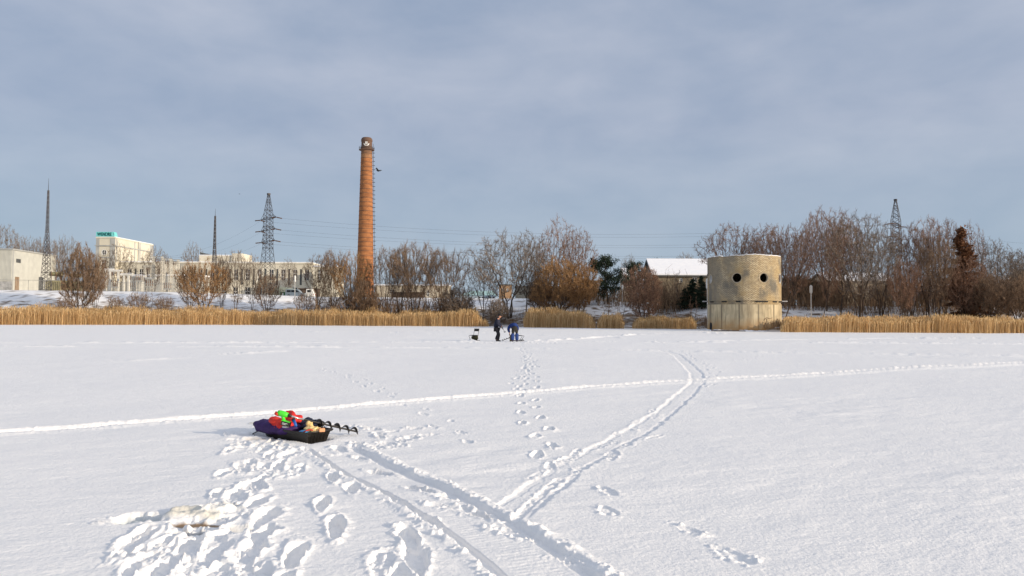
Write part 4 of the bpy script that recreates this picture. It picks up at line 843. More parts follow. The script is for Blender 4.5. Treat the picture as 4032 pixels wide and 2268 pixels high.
def teal():
    Yt = 175.0; t = thing('teal_roofed_building', 'light blue building with pale teal hipped roof behind the sky gap', 'building'); x0, x1 = X(1815, Yt), X(1952, Yt); z0 = zg(x0, Yt) - .5; ze = Z(1163, 1880, Yt); zr = Z(1143, 1880, Yt)
    ops = [(X(a, Yt), X(a + 11, Yt), ze - 1.25, ze - .25) for a in (1882, 1896, 1925, 1938)]; mb = MB(); facade(mb, x0, x1, z0, ze, Yt, .3, ops); mb.box(x0, x0 + .3, Yt + .3, Yt + 8, z0, ze).box(x1 - .3, x1, Yt + .3, Yt + 8, z0, ze).build('wall', M['lblue'], t)
    MB().add([(x0 - .3, Yt - .3, ze), (x1 + .3, Yt - .3, ze), (x1 + .3, Yt + 8, ze), (x0 - .3, Yt + 8, ze), (x0 + 2.5, Yt + 4, zr), (x1 - .5, Yt + 4, zr)], [(0, 1, 5, 4), (1, 2, 5), (2, 3, 4, 5), (3, 0, 4), (0, 3, 2, 1)]).build('roof', M['tealroof'], t)
    for o in ops: window(t, *o, Yt, 1, 1)
teal()
simple('brown_garage', 'dark brown garage behind the parked van', 'garage', 1178, 1240, 1139, 182, 5, 'dkwood', 'dkwood')
def tarp():
    Yt = 168.0; t = thing('arched_shelter', 'grey green arched sheet shelter left of the silver van', 'shelter'); x0, x1 = X(1066, Yt), X(1150, Yt); z0 = zg(x0, Yt) - .3; n = 14; z1 = Z(1130, 1100, Yt); v = []
    for yy in (Yt, Yt + 6):
        for i in range(n + 1): a = math.pi * i / n; v.append(((x0 + x1) / 2 - math.cos(a) * (x1 - x0) / 2, yy, z0 + (z1 - z0) * max(math.sin(a), 0) ** .45))
    f = [(i, i + 1, n + 2 + i, n + 1 + i) for i in range(n)] + [tuple(range(n + 1)), tuple(range(2 * n + 1, n, -1))]
    MB().add(v, f).build('sheet', mat('grey_green_sheet', (.22, .25, .21), (.30, .33, .28), 1, .7), t); rb = MB()
    for k in range(12): u = x0 + .3 + (x1 - x0 - .6) * k / 11; rb.box(u - .03, u + .03, Yt - .05, Yt - .003, z0, z0 + (z1 - z0) * .75)
    rb.build('ribs', M['greyshed'], t)
tarp()
def bin_():
    Yt = 160.0; t = thing('waste_container', 'green waste container with a white label left of the van', 'container'); x0, x1 = X(1104, Yt), X(1130, Yt); z0 = zg(x0, Yt); z1 = Z(1150, 1115, Yt)
    MB().box(x0, x1, Yt, Yt + 1.2, z0 - .2, z1 - .12).build('body', M['green'], t, bevel=.04); MB().box(x0 - .05, x1 + .05, Yt - .05, Yt + 1.25, z1 - .118, z1).build('lid', M['green'], t, bevel=.03); MB().box(x0 + .35, x0 + .7, Yt - .02, Yt - .005, z0 + .45, z0 + .95).build('label_plate', M['white'], t)
bin_()
# vehicles: side profile extruded and bevelled
def vehicle(name, label, cat, px, Y, L_, prof, glass, wheels, face, m='silver', wdt=1.8):
    x = X(px, Y); t = thing(name, label, cat, (x, Y, zg(x, Y) + .05), 0 if face > 0 else math.pi)
    n = len(prof); v = [(a, -wdt / 2, b) for a, b in prof] + [(a, wdt / 2, b) for a, b in prof]
    MB().add(v, [tuple(range(n)), tuple(range(2 * n - 1, n - 1, -1))] + [(i, n + i, n + (i + 1) % n, (i + 1) % n) for i in range(n)]).build('body', M[m], t, bevel=.06)
    for g in glass:
        for s in (-1, 1): MB().add([(a, s * (wdt / 2 + .004), b) for a, b in g] + [(a, s * (wdt / 2 + .012), b) for a, b in g], [tuple(range(len(g))), tuple(range(2 * len(g) - 1, len(g) - 1, -1))]).build('side_window', M['pane'], t)
    for wx in wheels:
        for s in (-1, 1):
            wo_ = MB().lathe([(.0, -.1), (.26, -.1), (.33, -.08), (.34, 0), (.33, .08), (.26, .1), (0, .1)], 20); wo_.v = [(wx + a, s * (wdt / 2 - .08) + c, .34 + b) for a, b, c in wo_.v]; w_ = wo_.build('wheel', M['tyre'], t)
            r_ = MB().lathe([(0, -.11), (.2, -.11), (.2, .11), (0, .11)], 14); r_.v = [(wx + a, s * (wdt / 2 - .07) + c, .34 + b) for a, b, c in r_.v]; r_.build('rim', M['galv'], w_)
    for s in (-1, 1):
        MB().box(L_ / 2 - .06, L_ / 2 + .01, s * .6 - .17, s * .6 + .17, .62, .78).build('headlight', M['white'], t); MB().box(-L_ / 2 - .01, -L_ / 2 + .05, s * .65 - .12, s * .65 + .12, .7, 1.0).build('tail_light', M['redp'], t)
vehicle('parked_van', 'silver estate van parked by the green container', 'van', 1167, 160.0, 4.3, [(-2.15, .35), (2.15, .35), (2.15, .75), (2.0, .95), (1.15, 1.1), (.45, 1.75), (-2.0, 1.78), (-2.15, 1.1)],
        [[(-1.85, 1.15), (-.95, 1.15), (-.95, 1.62), (-1.8, 1.62)], [(-.85, 1.15), (.0, 1.15), (.0, 1.62), (-.85, 1.62)], [(.1, 1.15), (.95, 1.15), (.45, 1.6), (.1, 1.62)]], (-1.35, 1.35), 1)
vehicle('parked_truck', 'small white truck cab parked right behind the silver van', 'truck', 1207, 166.0, 3.6, [(-1.8, .45), (1.8, .45), (1.8, .9), (-.1, .95), (-.2, 2.1), (-1.4, 2.15), (-1.75, 1.3)], [[(-1.3, 1.35), (-.4, 1.35), (-.4, 1.9), (-1.2, 1.9)]], (-1.1, 1.2), -1, 'white', 1.9)

# ------------------------------------------------------------------ chimney
def chimney():
    Yc = 150.0; xc = X(1437.5, Yc); z0 = zg(xc, Yc) - .5; z1 = P(1442, 543, Yc).z; t = thing('brick_chimney', 'tall orange brick factory chimney with iron bands and ladder', 'chimney', (xc, Yc, 0))
    rb, rt = 1.80, 1.06; zp = P(1442, 592, Yc).z; zs = P(1440, 625, Yc).z
    def rad(z): return rb + (rt - rb) * (z - z0) / (z1 - z0)
    MB().lathe([(rad(z0 + (zs - z0) * i / 20), z0 + (zs - z0) * i / 20) for i in range(21)], 48).build('shaft', M['brick'], t, smooth=True)
    m = bpy.data.materials.new('smoked_brick'); m.use_nodes = True; nt_ = m.node_tree; b = nt_.nodes['Principled BSDF']; b.inputs['Roughness'].default_value = .9
    co = nt_.nodes.new('ShaderNodeTexCoord'); se = nt_.nodes.new('ShaderNodeSeparateXYZ'); nz = nt_.nodes.new('ShaderNodeTexNoise'); nz.inputs['Scale'].default_value = 1.6; nz.inputs['Detail'].default_value = 6
    mr = nt_.nodes.new('ShaderNodeMapRange'); mr.inputs['From Min'].default_value = zs - 1.0; mr.inputs['From Max'].default_value = zp + .4; ad = nt_.nodes.new('ShaderNodeMath'); ad.operation = 'MULTIPLY_ADD'; ad.inputs[1].default_value = .9; ad.inputs[2].default_value = -.35
    a2 = nt_.nodes.new('ShaderNodeMath'); a2.use_clamp = True; mi = nt_.nodes.new('ShaderNodeMix'); mi.data_type = 'RGBA'; mi.inputs[6].default_value = (.50, .23, .085, 1); mi.inputs[7].default_value = (.13, .075, .05, 1)
    lk = nt_.links.new; lk(co.outputs['Object'], se.inputs[0]); lk(se.outputs['Z'], mr.inputs['Value']); lk(co.outputs['Object'], nz.inputs['Vector']); lk(nz.outputs['Fac'], ad.inputs[0]); lk(mr.outputs[0], a2.inputs[0]); lk(ad.outputs[0], a2.inputs[1]); lk(a2.outputs[0], mi.inputs[0]); lk(mi.outputs[2], b.inputs['Base Color'])
    rt2 = rad(zs)
    MB().lathe([(rt2, zs), (rad(zp), zp), (rad(zp) + .06, zp + .1), (rad(zp) + .10, zp + .6), (rt + .02, zp + .8), (rt + .02, z1 - .8), (rt + .09, z1 - .75), (rt + .09, z1 - .45), (rt - .02, z1 - .15), (rt - .18, z1), (rt - .34, z1), (rt - .34, z1 - 1.2)], 48).build('crown', m, t, smooth=False)
    MB().lathe([(rt - .33, z1 - 1.0), (0.01, z1 - 1.0)], 32).build('flue', M['soot'], t)
    z = z0 + 1.2; k = 0
    while z < zp - .3:
        r = rad(z) + .035; MB().lathe([(r - .03, z - .045), (r, z - .045), (r, z + .045), (r - .03, z + .045)], 40).build('iron_band', M['soot'], t); z += .905; k += 1
    pl = MB().lathe([(rt - .0, zp - .12), (rt + .50, zp + .02), (rt + .50, zp + .1), (rt, zp + .1)], 32); plo = pl.build('platform', M['soot'], t)
    rl = MB()
    for h in (.35, .62): rl.lathe([(rt + .46, zp + h), (rt + .49, zp + h), (rt + .49, zp + h + .04), (rt + .46, zp + h + .04)], 32)
    for j in range(20): a = 6.283 * j / 20; rl.bar((math.cos(a) * (rt + .47), math.sin(a) * (rt + .47), zp + .1), (math.cos(a) * (rt + .47), math.sin(a) * (rt + .47), zp + .66), .014)
    rl.build('railing', M['iron'], plo)
    ld = MB(); z = z0 + 1
    for s in (-.2, .2): ld.bar((rad(z0) + .25, s, z0 + .5), (rad(z1) + .25, s, z1 - 1.2), .02)
    while z < z1 - 1.2:
        r = rad(z); ld.bar((r + .25, -.2, z), (r + .25, .2, z), .015); z += .3
    ldo = ld.build('ladder', M['iron'], t); cg = MB(); z = z0 + 2
    while z < z1 - 2.2:
        r = rad(z); MB().tube([(r, -.3, z), (r + .3, -.34, z), (r + .55, 0, z), (r + .3, .34, z), (r, .3, z)], .032, 4).build('safety_hoop', M['iron'], ldo); z += .86

    # pale emblem: two bars in a bowl
    em = MB(); ze = P(1443, 570, Yc).z; r = rt + .03
    def cyl(u, v, o=0): a = -math.pi / 2 + u / r + .12; return (math.cos(a) * (r + o), math.sin(a) * (r + o), ze + v)
    def strip(pts, w):
        k = len(em.v); n = len(pts)
        for i, (u, v) in enumerate(pts):
            a, b2 = pts[max(i - 1, 0)], pts[min(i + 1, n - 1)]; dx, dy = b2[0] - a[0], b2[1] - a[1]; l_ = math.hypot(dx, dy); nx, ny = -dy / l_ * w / 2, dx / l_ * w / 2
            em.v += [cyl(u + nx, v + ny), cyl(u - nx, v - ny), cyl(u + nx, v + ny, .05), cyl(u - nx, v - ny, .05)]
        for i in range(n - 1): a = k + 4 * i; em.f += [(a + 2, a + 3, a + 7, a + 6), (a, a + 2, a + 6, a + 4), (a + 1, a + 5, a + 7, a + 3)]
        em.f += [(k, k + 1, k + 3, k + 2), (k + 4 * n - 4, k + 4 * n - 2, k + 4 * n - 1, k + 4 * n - 3)]
    strip([(.50 * math.cos(a), .08 + .46 * math.sin(a)) for a in np.linspace(math.pi * 1.0, math.pi * 2.0, 14)], .17)
    strip([(-.13, .42), (-.13, -.12)], .17); strip([(.12, .42), (.12, -.12)], .17)
    em.build('emblem', M['white'], t)
    MB().box(-.4, .4, -rad(8) - .08, -rad(8) + .3, P(1430, 1125, Yc).z, P(1430, 1110, Yc).z).build('access_hatch', M['soot'], t)
chimney()

# ------------------------------------------------------------------ lattice masts, pylons, wires
def lattice(mb, z0, z1, w0, w1, n, r, cx=0, cy=0):
    cs = [(-1, -1), (1, -1), (1, 1), (-1, 1)]
    zs = [z0 + (z1 - z0) * (1 - (1 - i / n) ** 1.0) for i in range(n + 1)]
    def pt(i, c): w = (w0 + (w1 - w0) * (zs[i] - z0) / (z1 - z0)) / 2; return (cx + c[0] * w, cy + c[1] * w, zs[i])
    for c in cs: mb.bar(pt(0, c), pt(n, c), r * 1.4)
    for i in range(n):
        for k in range(4):
            a, b = cs[k], cs[(k + 1) % 4]
            mb.bar(pt(i, a), pt(i + 1, b), r); mb.bar(pt(i, b), pt(i + 1, a), r)
            if i % 2 == 0: mb.bar(pt(i + 1, a), pt(i + 1, b), r)
def mast(px, Y, ptop, pwhip, w0, label):
    x = X(px, Y); z0 = zg(x, Y); z1 = Z(ptop, px, Y); t = thing('lattice_mast', label, 'mast', (x, Y, z0 - .1)); h = z1 - z0; mb = MB(); lattice(mb, 0, h * .62, w0, .42, 15, .033); mb.build('lower_lattice', M['iron'], t)
    mb = MB(); lattice(mb, h * .62, h, .42, .22, 16, .028); mb.build('upper_lattice', M['iron'], t); MB().tube([(0, 0, h), (0, 0, Z(pwhip, px, Y) - z0)], [.05, .02], 5).build('lightning_rod', M['iron'], t)
mast(180, 142.0, 747, 700, 1.5, 'tallest left lattice mast with lightning rod beside the ribbed shed'); mast(842, 150.0, 848, 820, 1.2, 'slender lattice mast with lightning rod left of the big pylon')
def pylon(px, Y, ptop, arms, yaw, label, wbody, wbase, wires_drop=0):
    x = X(px, Y); z0 = zg(x, Y); t = thing('power_pylon', label, 'pylon', (x, Y, z0 - .2), yaw); zt_ = Z(ptop, px, Y) - z0; za = [Z(a, px, Y) - z0 for a in arms]
    mb = MB(); zl = za[-1] - 1.5; lattice(mb, 0, zl, wbase, wbody * 1.12, 7, .038); mb.build('tower_legs', M['iron'], t)
    mb = MB(); lattice(mb, zl, za[0] + 1.0, wbody * 1.12, wbody, 8, .036); mb.build('tower_body', M['iron'], t)
    mb = MB(); lattice(mb, za[0] + 1.0, zt_, wbody, .35, 5, .032); mb.box(-.3, .3, -.3, .3, zt_ - .1, zt_ + .25); mb.build('peak', M['iron'], t)
    tips = []
    for k, z in enumerate(za):
        for s in (-1, 1):
            L_ = 3.1 - .25 * k; mb = MB(); tip = (s * (wbody / 2 + L_), 0, z)
            for c in (-1, 1): mb.bar((s * wbody / 2, c * wbody / 2, z), tip, .055); mb.bar((s * wbody / 2, c * wbody / 2, z + 1.0), tip, .04)
            for q in (.33, .66): a = [(s * wbody / 2) * (1 - q) + tip[0] * q, wbody / 2 * (1 - q), z]; mb.bar((a[0], -a[1], z), (a[0], a[1], z), .035); mb.bar((a[0], a[1], z), (a[0], a[1] * .9, z + (1 - q)), .03)
            arm = mb.build('crossarm', M['iron'], t); ins = MB()
            for e in (-1, 1):
                ins.tube([(tip[0], e * .05, z - .05), (tip[0] + s * .3, e * 1.2, z - .25)], .03, 5)
                for j in range(7): q = (j + .5) / 7; c0 = Vector((tip[0], e * .05, z - .05)).lerp(Vector((tip[0] + s * .3, e * 1.2, z - .25)), q); ins.tube([c0 - Vector((0, .04, 0)), c0 + Vector((0, .04, 0))], .13, 8)
            ins.build('insulator_string', M['soot'], arm); tips.append((k, s, Matrix.Translation(t.location) @ Matrix.Rotation(yaw, 4, 'Z') @ Vector((tip[0] + s * .3, 0, z - .25))))
    return tips
t1 = pylon(1052, 165.0, 762, (857, 902, 947), R(-46), 'big dark lattice pylon left of the brick chimney', 1.5, 3.6)
t2 = pylon(3531, 165.0, 785, (882, 931, 980), R(47), 'lattice pylon rising behind the right bank trees', 1.65, 4.2)
def wire(a, b, sag, label, grp, r=.012):
    n = 28; pts = [tuple(Vector(a).lerp(Vector(b), i / n) - Vector((0, 0, 4 * sag * (i / n) * (1 - i / n)))) for i in range(n + 1)]
    o = MB().tube(pts, r, 4).build('power_line', M['iron']); tag(o, label, 'power line', grp)
nmz = ('top', 'middle', 'bottom')
for (k, s, p) in t1:
    q = [v for kk, ss, v in t2 if kk == k and ss == -s][0]; wire(p, q, 2.9 - .3 * k, '%s level power line between the two pylons, %s of its pair' % (nmz[k], 'lower' if s > 0 else 'upper'), 'power lines spanning between the pylons')
    if s < 0: wire(p, P(640 + 30 * k, 1013, 165), 1.6, '%s left power line descending from the big pylon to the gantries' % nmz[k], 'power lines down to the gantries', .009)
for (k, s, p) in t2:
    if s > 0: wire(p, P(4500, 975 + 32 * k, 150), 1.2, '%s power line running right from the right pylon out of frame' % nmz[k], 'power lines leaving the frame', .009)
# guy strut of the pylon
o = MB().tube([P(985, 1165, 150), P(1020, 1085, 158)], .07, 6).build('leaning_pole', M['conc']); tag(o, 'pale pole leaning against the foot of the big pylon', 'pole')

# ------------------------------------------------------------------ substation
def fence():
    Yw = 138.0; t = thing('wire_fence', 'low wire mesh fence with top rail before the substation', 'fence'); x = X(-150, Yw); x1 = X(720, Yw); pts = []
    while x < x1: pts.append(x); x += 3.1
    def top(x): p = 2016 + x / Yw * F; return Z(np.interp(p, [0, 200, 700], [1102, 1104, 1120]), p, Yw)
    for u in pts: MB().tube([(u, Yw, zg(u, Yw) - .3), (u, Yw, top(u) + .05)], .05, 6).build('fence_post', M['galv'], t)
    mb = MB()
    for a, b in zip(pts[:-1], pts[1:]): mb.bar((a, Yw, top(a)), (b, Yw, top(b)), .035)
    mb.build('top_rail', M['galv'], t); mb = MB()
    for a, b in zip(pts[:-1], pts[1:]):
        za, zb = zg(a, Yw), zg(b, Yw)
        for k in range(1, 9): f = k / 9; mb.bar((a, Yw + .02, za + (top(a) - za) * f), (b, Yw + .02, zb + (top(b) - zb) * f), .006)
        for k in range(1, 14): f = k / 14; u = a + (b - a) * f; mb.bar((u, Yw + .03, za), (u, Yw + .03, top(u)), .006)
    mb.build('wire_mesh', M['galv'], t)
fence()
def gantry(pa, pb, top, Y, label, bm='galv'):
    xa, xb = X(pa, Y), X(pb, Y); z0 = zg(xa, Y); z1 = Z(top, pa, Y); t = thing('steel_gantry', label, 'gantry', (xa, Y, z0), 0, 'steel gantries of the substation')
    for u in (0, xb - xa): mb = MB(); lattice(mb, -.2, z1 - z0, .42, .3, 10, .022, cx=u); mb.build('lattice_column', M[bm], t)
    mb = MB()
    for dz in (0, .35): mb.bar((-.4, .15, z1 - z0 - dz), (xb - xa + .4, .15, z1 - z0 - dz), .04); mb.bar((-.4, -.15, z1 - z0 - dz), (xb - xa + .4, -.15, z1 - z0 - dz), .04)
    n = 6
    for i in range(n): a = (xb - xa) * i / n; b = (xb - xa) * (i + 1) / n; mb.bar((a, -.15, z1 - z0), (b, -.15, z1 - z0 - .35), .025)
    mb.build('beam', M[bm], t); mb = MB(); h = 2.6
    mb.bar((0, -.2, 0), (xb - xa, -.2, h), .03); mb.bar((xb - xa, -.2, 0), (0, -.2, h), .03); mb.build('cross_brace', M[bm], t)
    for f in (.25, .5, .75):
        i_ = MB(); u = (xb - xa) * f; i_.tube([(u, 0, z1 - z0 - .4), (u, 0, z1 - z0 - 1.2)], .02, 5)
        for j in range(5): i_.tube([(u, 0, z1 - z0 - .55 - j * .12), (u, 0, z1 - z0 - .6 - j * .12)], .1, 8)
        i_.build('insulator', M['soot'], t)
for a, b, tp, Y, lb in ((603, 636, 1010, 150, 'leftmost tall steel gantry right of the sign tower'), (645, 668, 1018, 148, 'second tall steel gantry from the left'), (676, 700, 1022, 152, 'third tall steel gantry, just left of the slender mast willow'), (652, 690, 1030, 158, 'rear steel gantry standing behind the second and third'), (712, 745, 1040, 155, 'rightmost steel gantry behind the low brown willow'), (570, 596, 1045, 157, 'steel gantry just right of the sign tower tree')):
    gantry(a, b, tp, float(Y), lb)
def portal(pa, pb, top, Y, label):
    xa, xb = X(pa, Y), X(pb, Y); z0 = zg(xa, Y); h = Z(top, pa, Y) - z0; t = thing('concrete_portal', label, 'portal frame', (xa, Y, z0), 0, 'white concrete portals of the substation')
    for u in (0, xb - xa): MB().box(u - .19, u + .19, -.19, .19, -.2, h).build('post', M['conc'], t, bevel=.03)
    MB().box(-.8, xb - xa + .8, -.16, .16, h + .003, h + .3).build('beam', M['conc'], t, bevel=.02); MB().box(-.75, xb - xa + .75, -.14, .14, h + .303, h + .38).build('snow_on_beam', CAP, t)
    for k in range(4):
        u = -.4 + (xb - xa + .8) * k / 3; i_ = MB().tube([(u, 0, h - .9), (u, 0, h)], .03, 5)
        for j in range(5): i_.tube([(u, 0, h - .8 + j * .15), (u, 0, h - .74 + j * .15)], .11, 8)
        i_.build('insulator', M['soot'], t)
for a, b, tp, Y, lb in ((418, 432, 1065, 150, 'leftmost white concrete portal beneath the sign tower'), (432, 465, 1070, 146, 'wide white concrete portal second from left'), (488, 506, 1085, 144, 'twin white concrete posts right of the wide portal'), (392, 405, 1095, 147, 'low white concrete portal half hidden by the willow'), (515, 560, 1092, 154, 'long low white portal behind the tall switchgear stand'), (565, 600, 1100, 156, 'white portal between the two switchgear stands at the right')):
    portal(a, b, tp, float(Y), lb)
def switchgear(px, top, Y, label):
    x = X(px, Y); z0 = zg(x, Y); h = Z(top, px, Y) - z0; t = thing('switchgear', label, 'switchgear', (x, Y, z0), 0, 'switchgear stands in the substation'); mb = MB(); lattice(mb, -.2, h - 1.4, .7, .6, 4, .03); mb.build('stand', M['galv'], t)
    MB().box(-.75, .75, -.3, .3, h - 1.4, h - 1.15).build('base_frame', M['galv'], t)
    for k in range(4):
        u = -.6 + .4 * k; i_ = MB()
        for j in range(7): i_.tube([(u, 0, h - 1.14 + j * .15), (u, 0, h - 1.07 + j * .15)], .09, 8)
        i_.tube([(u, 0, h - 1.14), (u, 0, h)], .045, 6); i_.build('insulator', M['soot'], t)
for px, tp, Y, lb in ((547, 1081, 145, 'tall switchgear stand right of the twin white posts'), (588, 1104, 146, 'lower switchgear stand left of the first gantry'), (345, 1095, 148, 'switchgear stand behind the broad brown willow'), (370, 1085, 152, 'switchgear stand left of the low white portal'), (525, 1110, 152, 'small switchgear stand behind the tall one'), (450, 1105, 143, 'switchgear stand inside the wide portal'), (660, 1112, 144, 'switchgear stand below the second gantry')):
    switchgear(px, tp, float(Y), lb)
def transformer(px, top, w, Y, label):
    x = X(px, Y); z0 = zg(x, Y); h = Z(top, px, Y) - z0; wd = w / F * Y; t = thing('transformer', label, 'transformer', (x, Y, z0), 0, 'olive transformers in the substation'); MB().box(-wd / 2, wd / 2, -1, 1, .3, h * .6).build('tank', M['olive'], t, bevel=.05)
    mb = MB()
    for k in range(9): u = -wd / 2 + wd * (k + .5) / 9; mb.box(u - .06, u + .06, -1.45, -1.003, .5, h * .55)
    mb.build('radiator', M['olive'], t); c_ = MB().tube([(-wd * .45, 0, h * .88), (wd * .3, 0, h * .88)], .42, 16).build('conservator', M['olive'], t)
    MB().box(-wd / 2 + .1, wd / 2 - .1, -.8, .8, -.3, .3).build('plinth', M['conc'], t)
    for k in range(3):
        u = -wd * .3 + wd * .3 * k; i_ = MB().tube([(u, -.5, h * .6), (u, -.5, h)], .06, 6)
        for j in range(6): i_.tube([(u, -.5, h * .64 + j * .2), (u, -.5, h * .64 + .08 + j * .2)], .14, 8)
        i_.build('bushing', M['soot'], t)
transformer(225, 1068, 62, 148.0, 'olive transformer right of the tall left mast'); transformer(300, 1075, 50, 149.0, 'olive transformer hidden behind the broad brown willow')

# ------------------------------------------------------------------ shore posts and landing
def lamp(px, base_s, top, label, kind=0, r=.07):
    x = X(px, 95); y = float(Yb(x)) + base_s; x = X(px, y); z0 = zg(x, y); h = Z(top, px, y) - z0; t = thing('lamp_post', label, 'lamp post', (x, y, z0 - .2), 0, 'white lamp posts on the shore path')
    MB().tube([(0, 0, 0), (0, 0, h * .55), (0, 0, h * .8)], [r, r * .85, r * .8], 8).build('post', M['white'], t)
    MB().lathe([(r * .8, h * .8), (.16, h * .84), (.17, h * 1.0), (.10, h * 1.04), (.0, h * 1.05)], 12).build('lamp_head', M['white'], t)
    if kind: MB().tube([(0, 0, h * 1.05), (0, 0, h * 1.14)], [.06, .04], 8).build('finial', M['iron'], t)
lamp(2147, 18, 1108, 'white lamp post before the huge orange willow', 1); lamp(2450, 20, 1120, 'white lamp post between the dark pine and the round red bush', 1, .09)
lamp(2785, 8, 1098, 'white lamp post touching the left side of the brick tower', 1, .05); lamp(3193, 11, 1122, 'white oar shaped lamp post right of the brick tower', 0, .06); lamp(3523, 12, 1085, 'thin pale lamp post below the right pylon', 0, .05)
lamp(1161, 20, 1085, 'thin lamp post standing in front of the silver van', 0, .05)
def landing():
    x = X(2578, 90); y = float(Yb(x)) + 5; z = 0.3; t = thing('wooden_landing', 'low yellow brown boarded landing under the round red bush', 'landing', (x, y, z)); mb = MB()
    for k in range(10): mb.box(-1.2 + k * .24, -1.2 + k * .24 + .22, -.6, .6, .55 + (k % 3) * .012, .62 + (k % 3) * .012)
    mb.build('deck', M['wood'], t); MB().box(-1.15, 1.15, -.62, -.5, -.4, .5).build('front_board', mat('mossy_board', (.30, .21, .07), (.42, .30, .12), 3, .9), t); MB().box(-1.25, 1.3, -.7, .5, .65, .74).build('snow_on_deck', CAP, t)
    for u in (-1.1, 1.1): MB().tube([(u, -.5, -.8), (u, -.5, .6)], .07, 6).build('leg', M['wood'], t)
    x = X(2601, 90); y = float(Yb(x)) + 7; z0 = zg(x, y); p = thing('mooring_post', 'thick wooden post with a snow cap right of the landing', 'post', (x, y, z0)); h = Z(1195, 2601, y) - z0
    MB().tube([(0, 0, -.3), (.02, 0, h * .5), (-.04, 0, h)], [.17, .15, .17], 10).build('shaft', M['wood'], p); MB().blob((-.1, 0, h + .04), (.32, .2, .07), 3, .1, 2, 14, 8).build('snow_cap', CAP, p, smooth=True)
landing()
def bird(px, py, Y, s, label, seed):
    p = P(px, py, Y); b = MB().blob((0, 0, 0), (.09 * s, .20 * s, .08 * s), 1, .04, 2, 12, 8); o = b.build('bird', M['tyre'], None, smooth=True); o.location = p; o.rotation_euler = (R(15), R(20), R(50)); tag(o, label, 'bird')
    for q in (-1, 1): MB().add([(0, .08 * s, .02 * s), (q * .22 * s, .10 * s, .18 * s), (q * .34 * s, -.02 * s, .10 * s + q * .12 * s), (q * .18 * s, -.10 * s, .10 * s), (0, -.08 * s, .02 * s), (0, .08 * s, .03 * s + .01), (q * .22 * s, .10 * s, .19 * s), (q * .34 * s, -.02 * s, .11 * s + q * .12 * s), (q * .18 * s, -.10 * s, .11 * s), (0, -.08 * s, .03 * s)], [(0, 1, 2, 3, 4), (5, 9, 8, 7, 6), (0, 5, 6, 1), (1, 6, 7, 2), (2, 7, 8, 3), (3, 8, 9, 4)]).build('wing', M['tyre'], o)
    MB().blob((0, .22 * s, .03 * s), (.05 * s, .07 * s, .05 * s), 2, .02, 2, 8, 6).build('head', M['tyre'], o, smooth=True); MB().add([(-.03 * s, -.18 * s, 0), (.03 * s, -.18 * s, 0), (.07 * s, -.36 * s, .01), (-.07 * s, -.36 * s, .01), (0, -.25 * s, .02)], [(0, 1, 2, 3), (0, 4, 1), (1, 4, 2), (2, 4, 3), (3, 4, 0)]).build('tail', M['tyre'], o)
bird(1489, 672, 80, 1.25, 'black bird in flight just right of the brick chimney', 1); bird(943, 764, 200, .7, 'tiny distant bird above and left of the big pylon', 2)

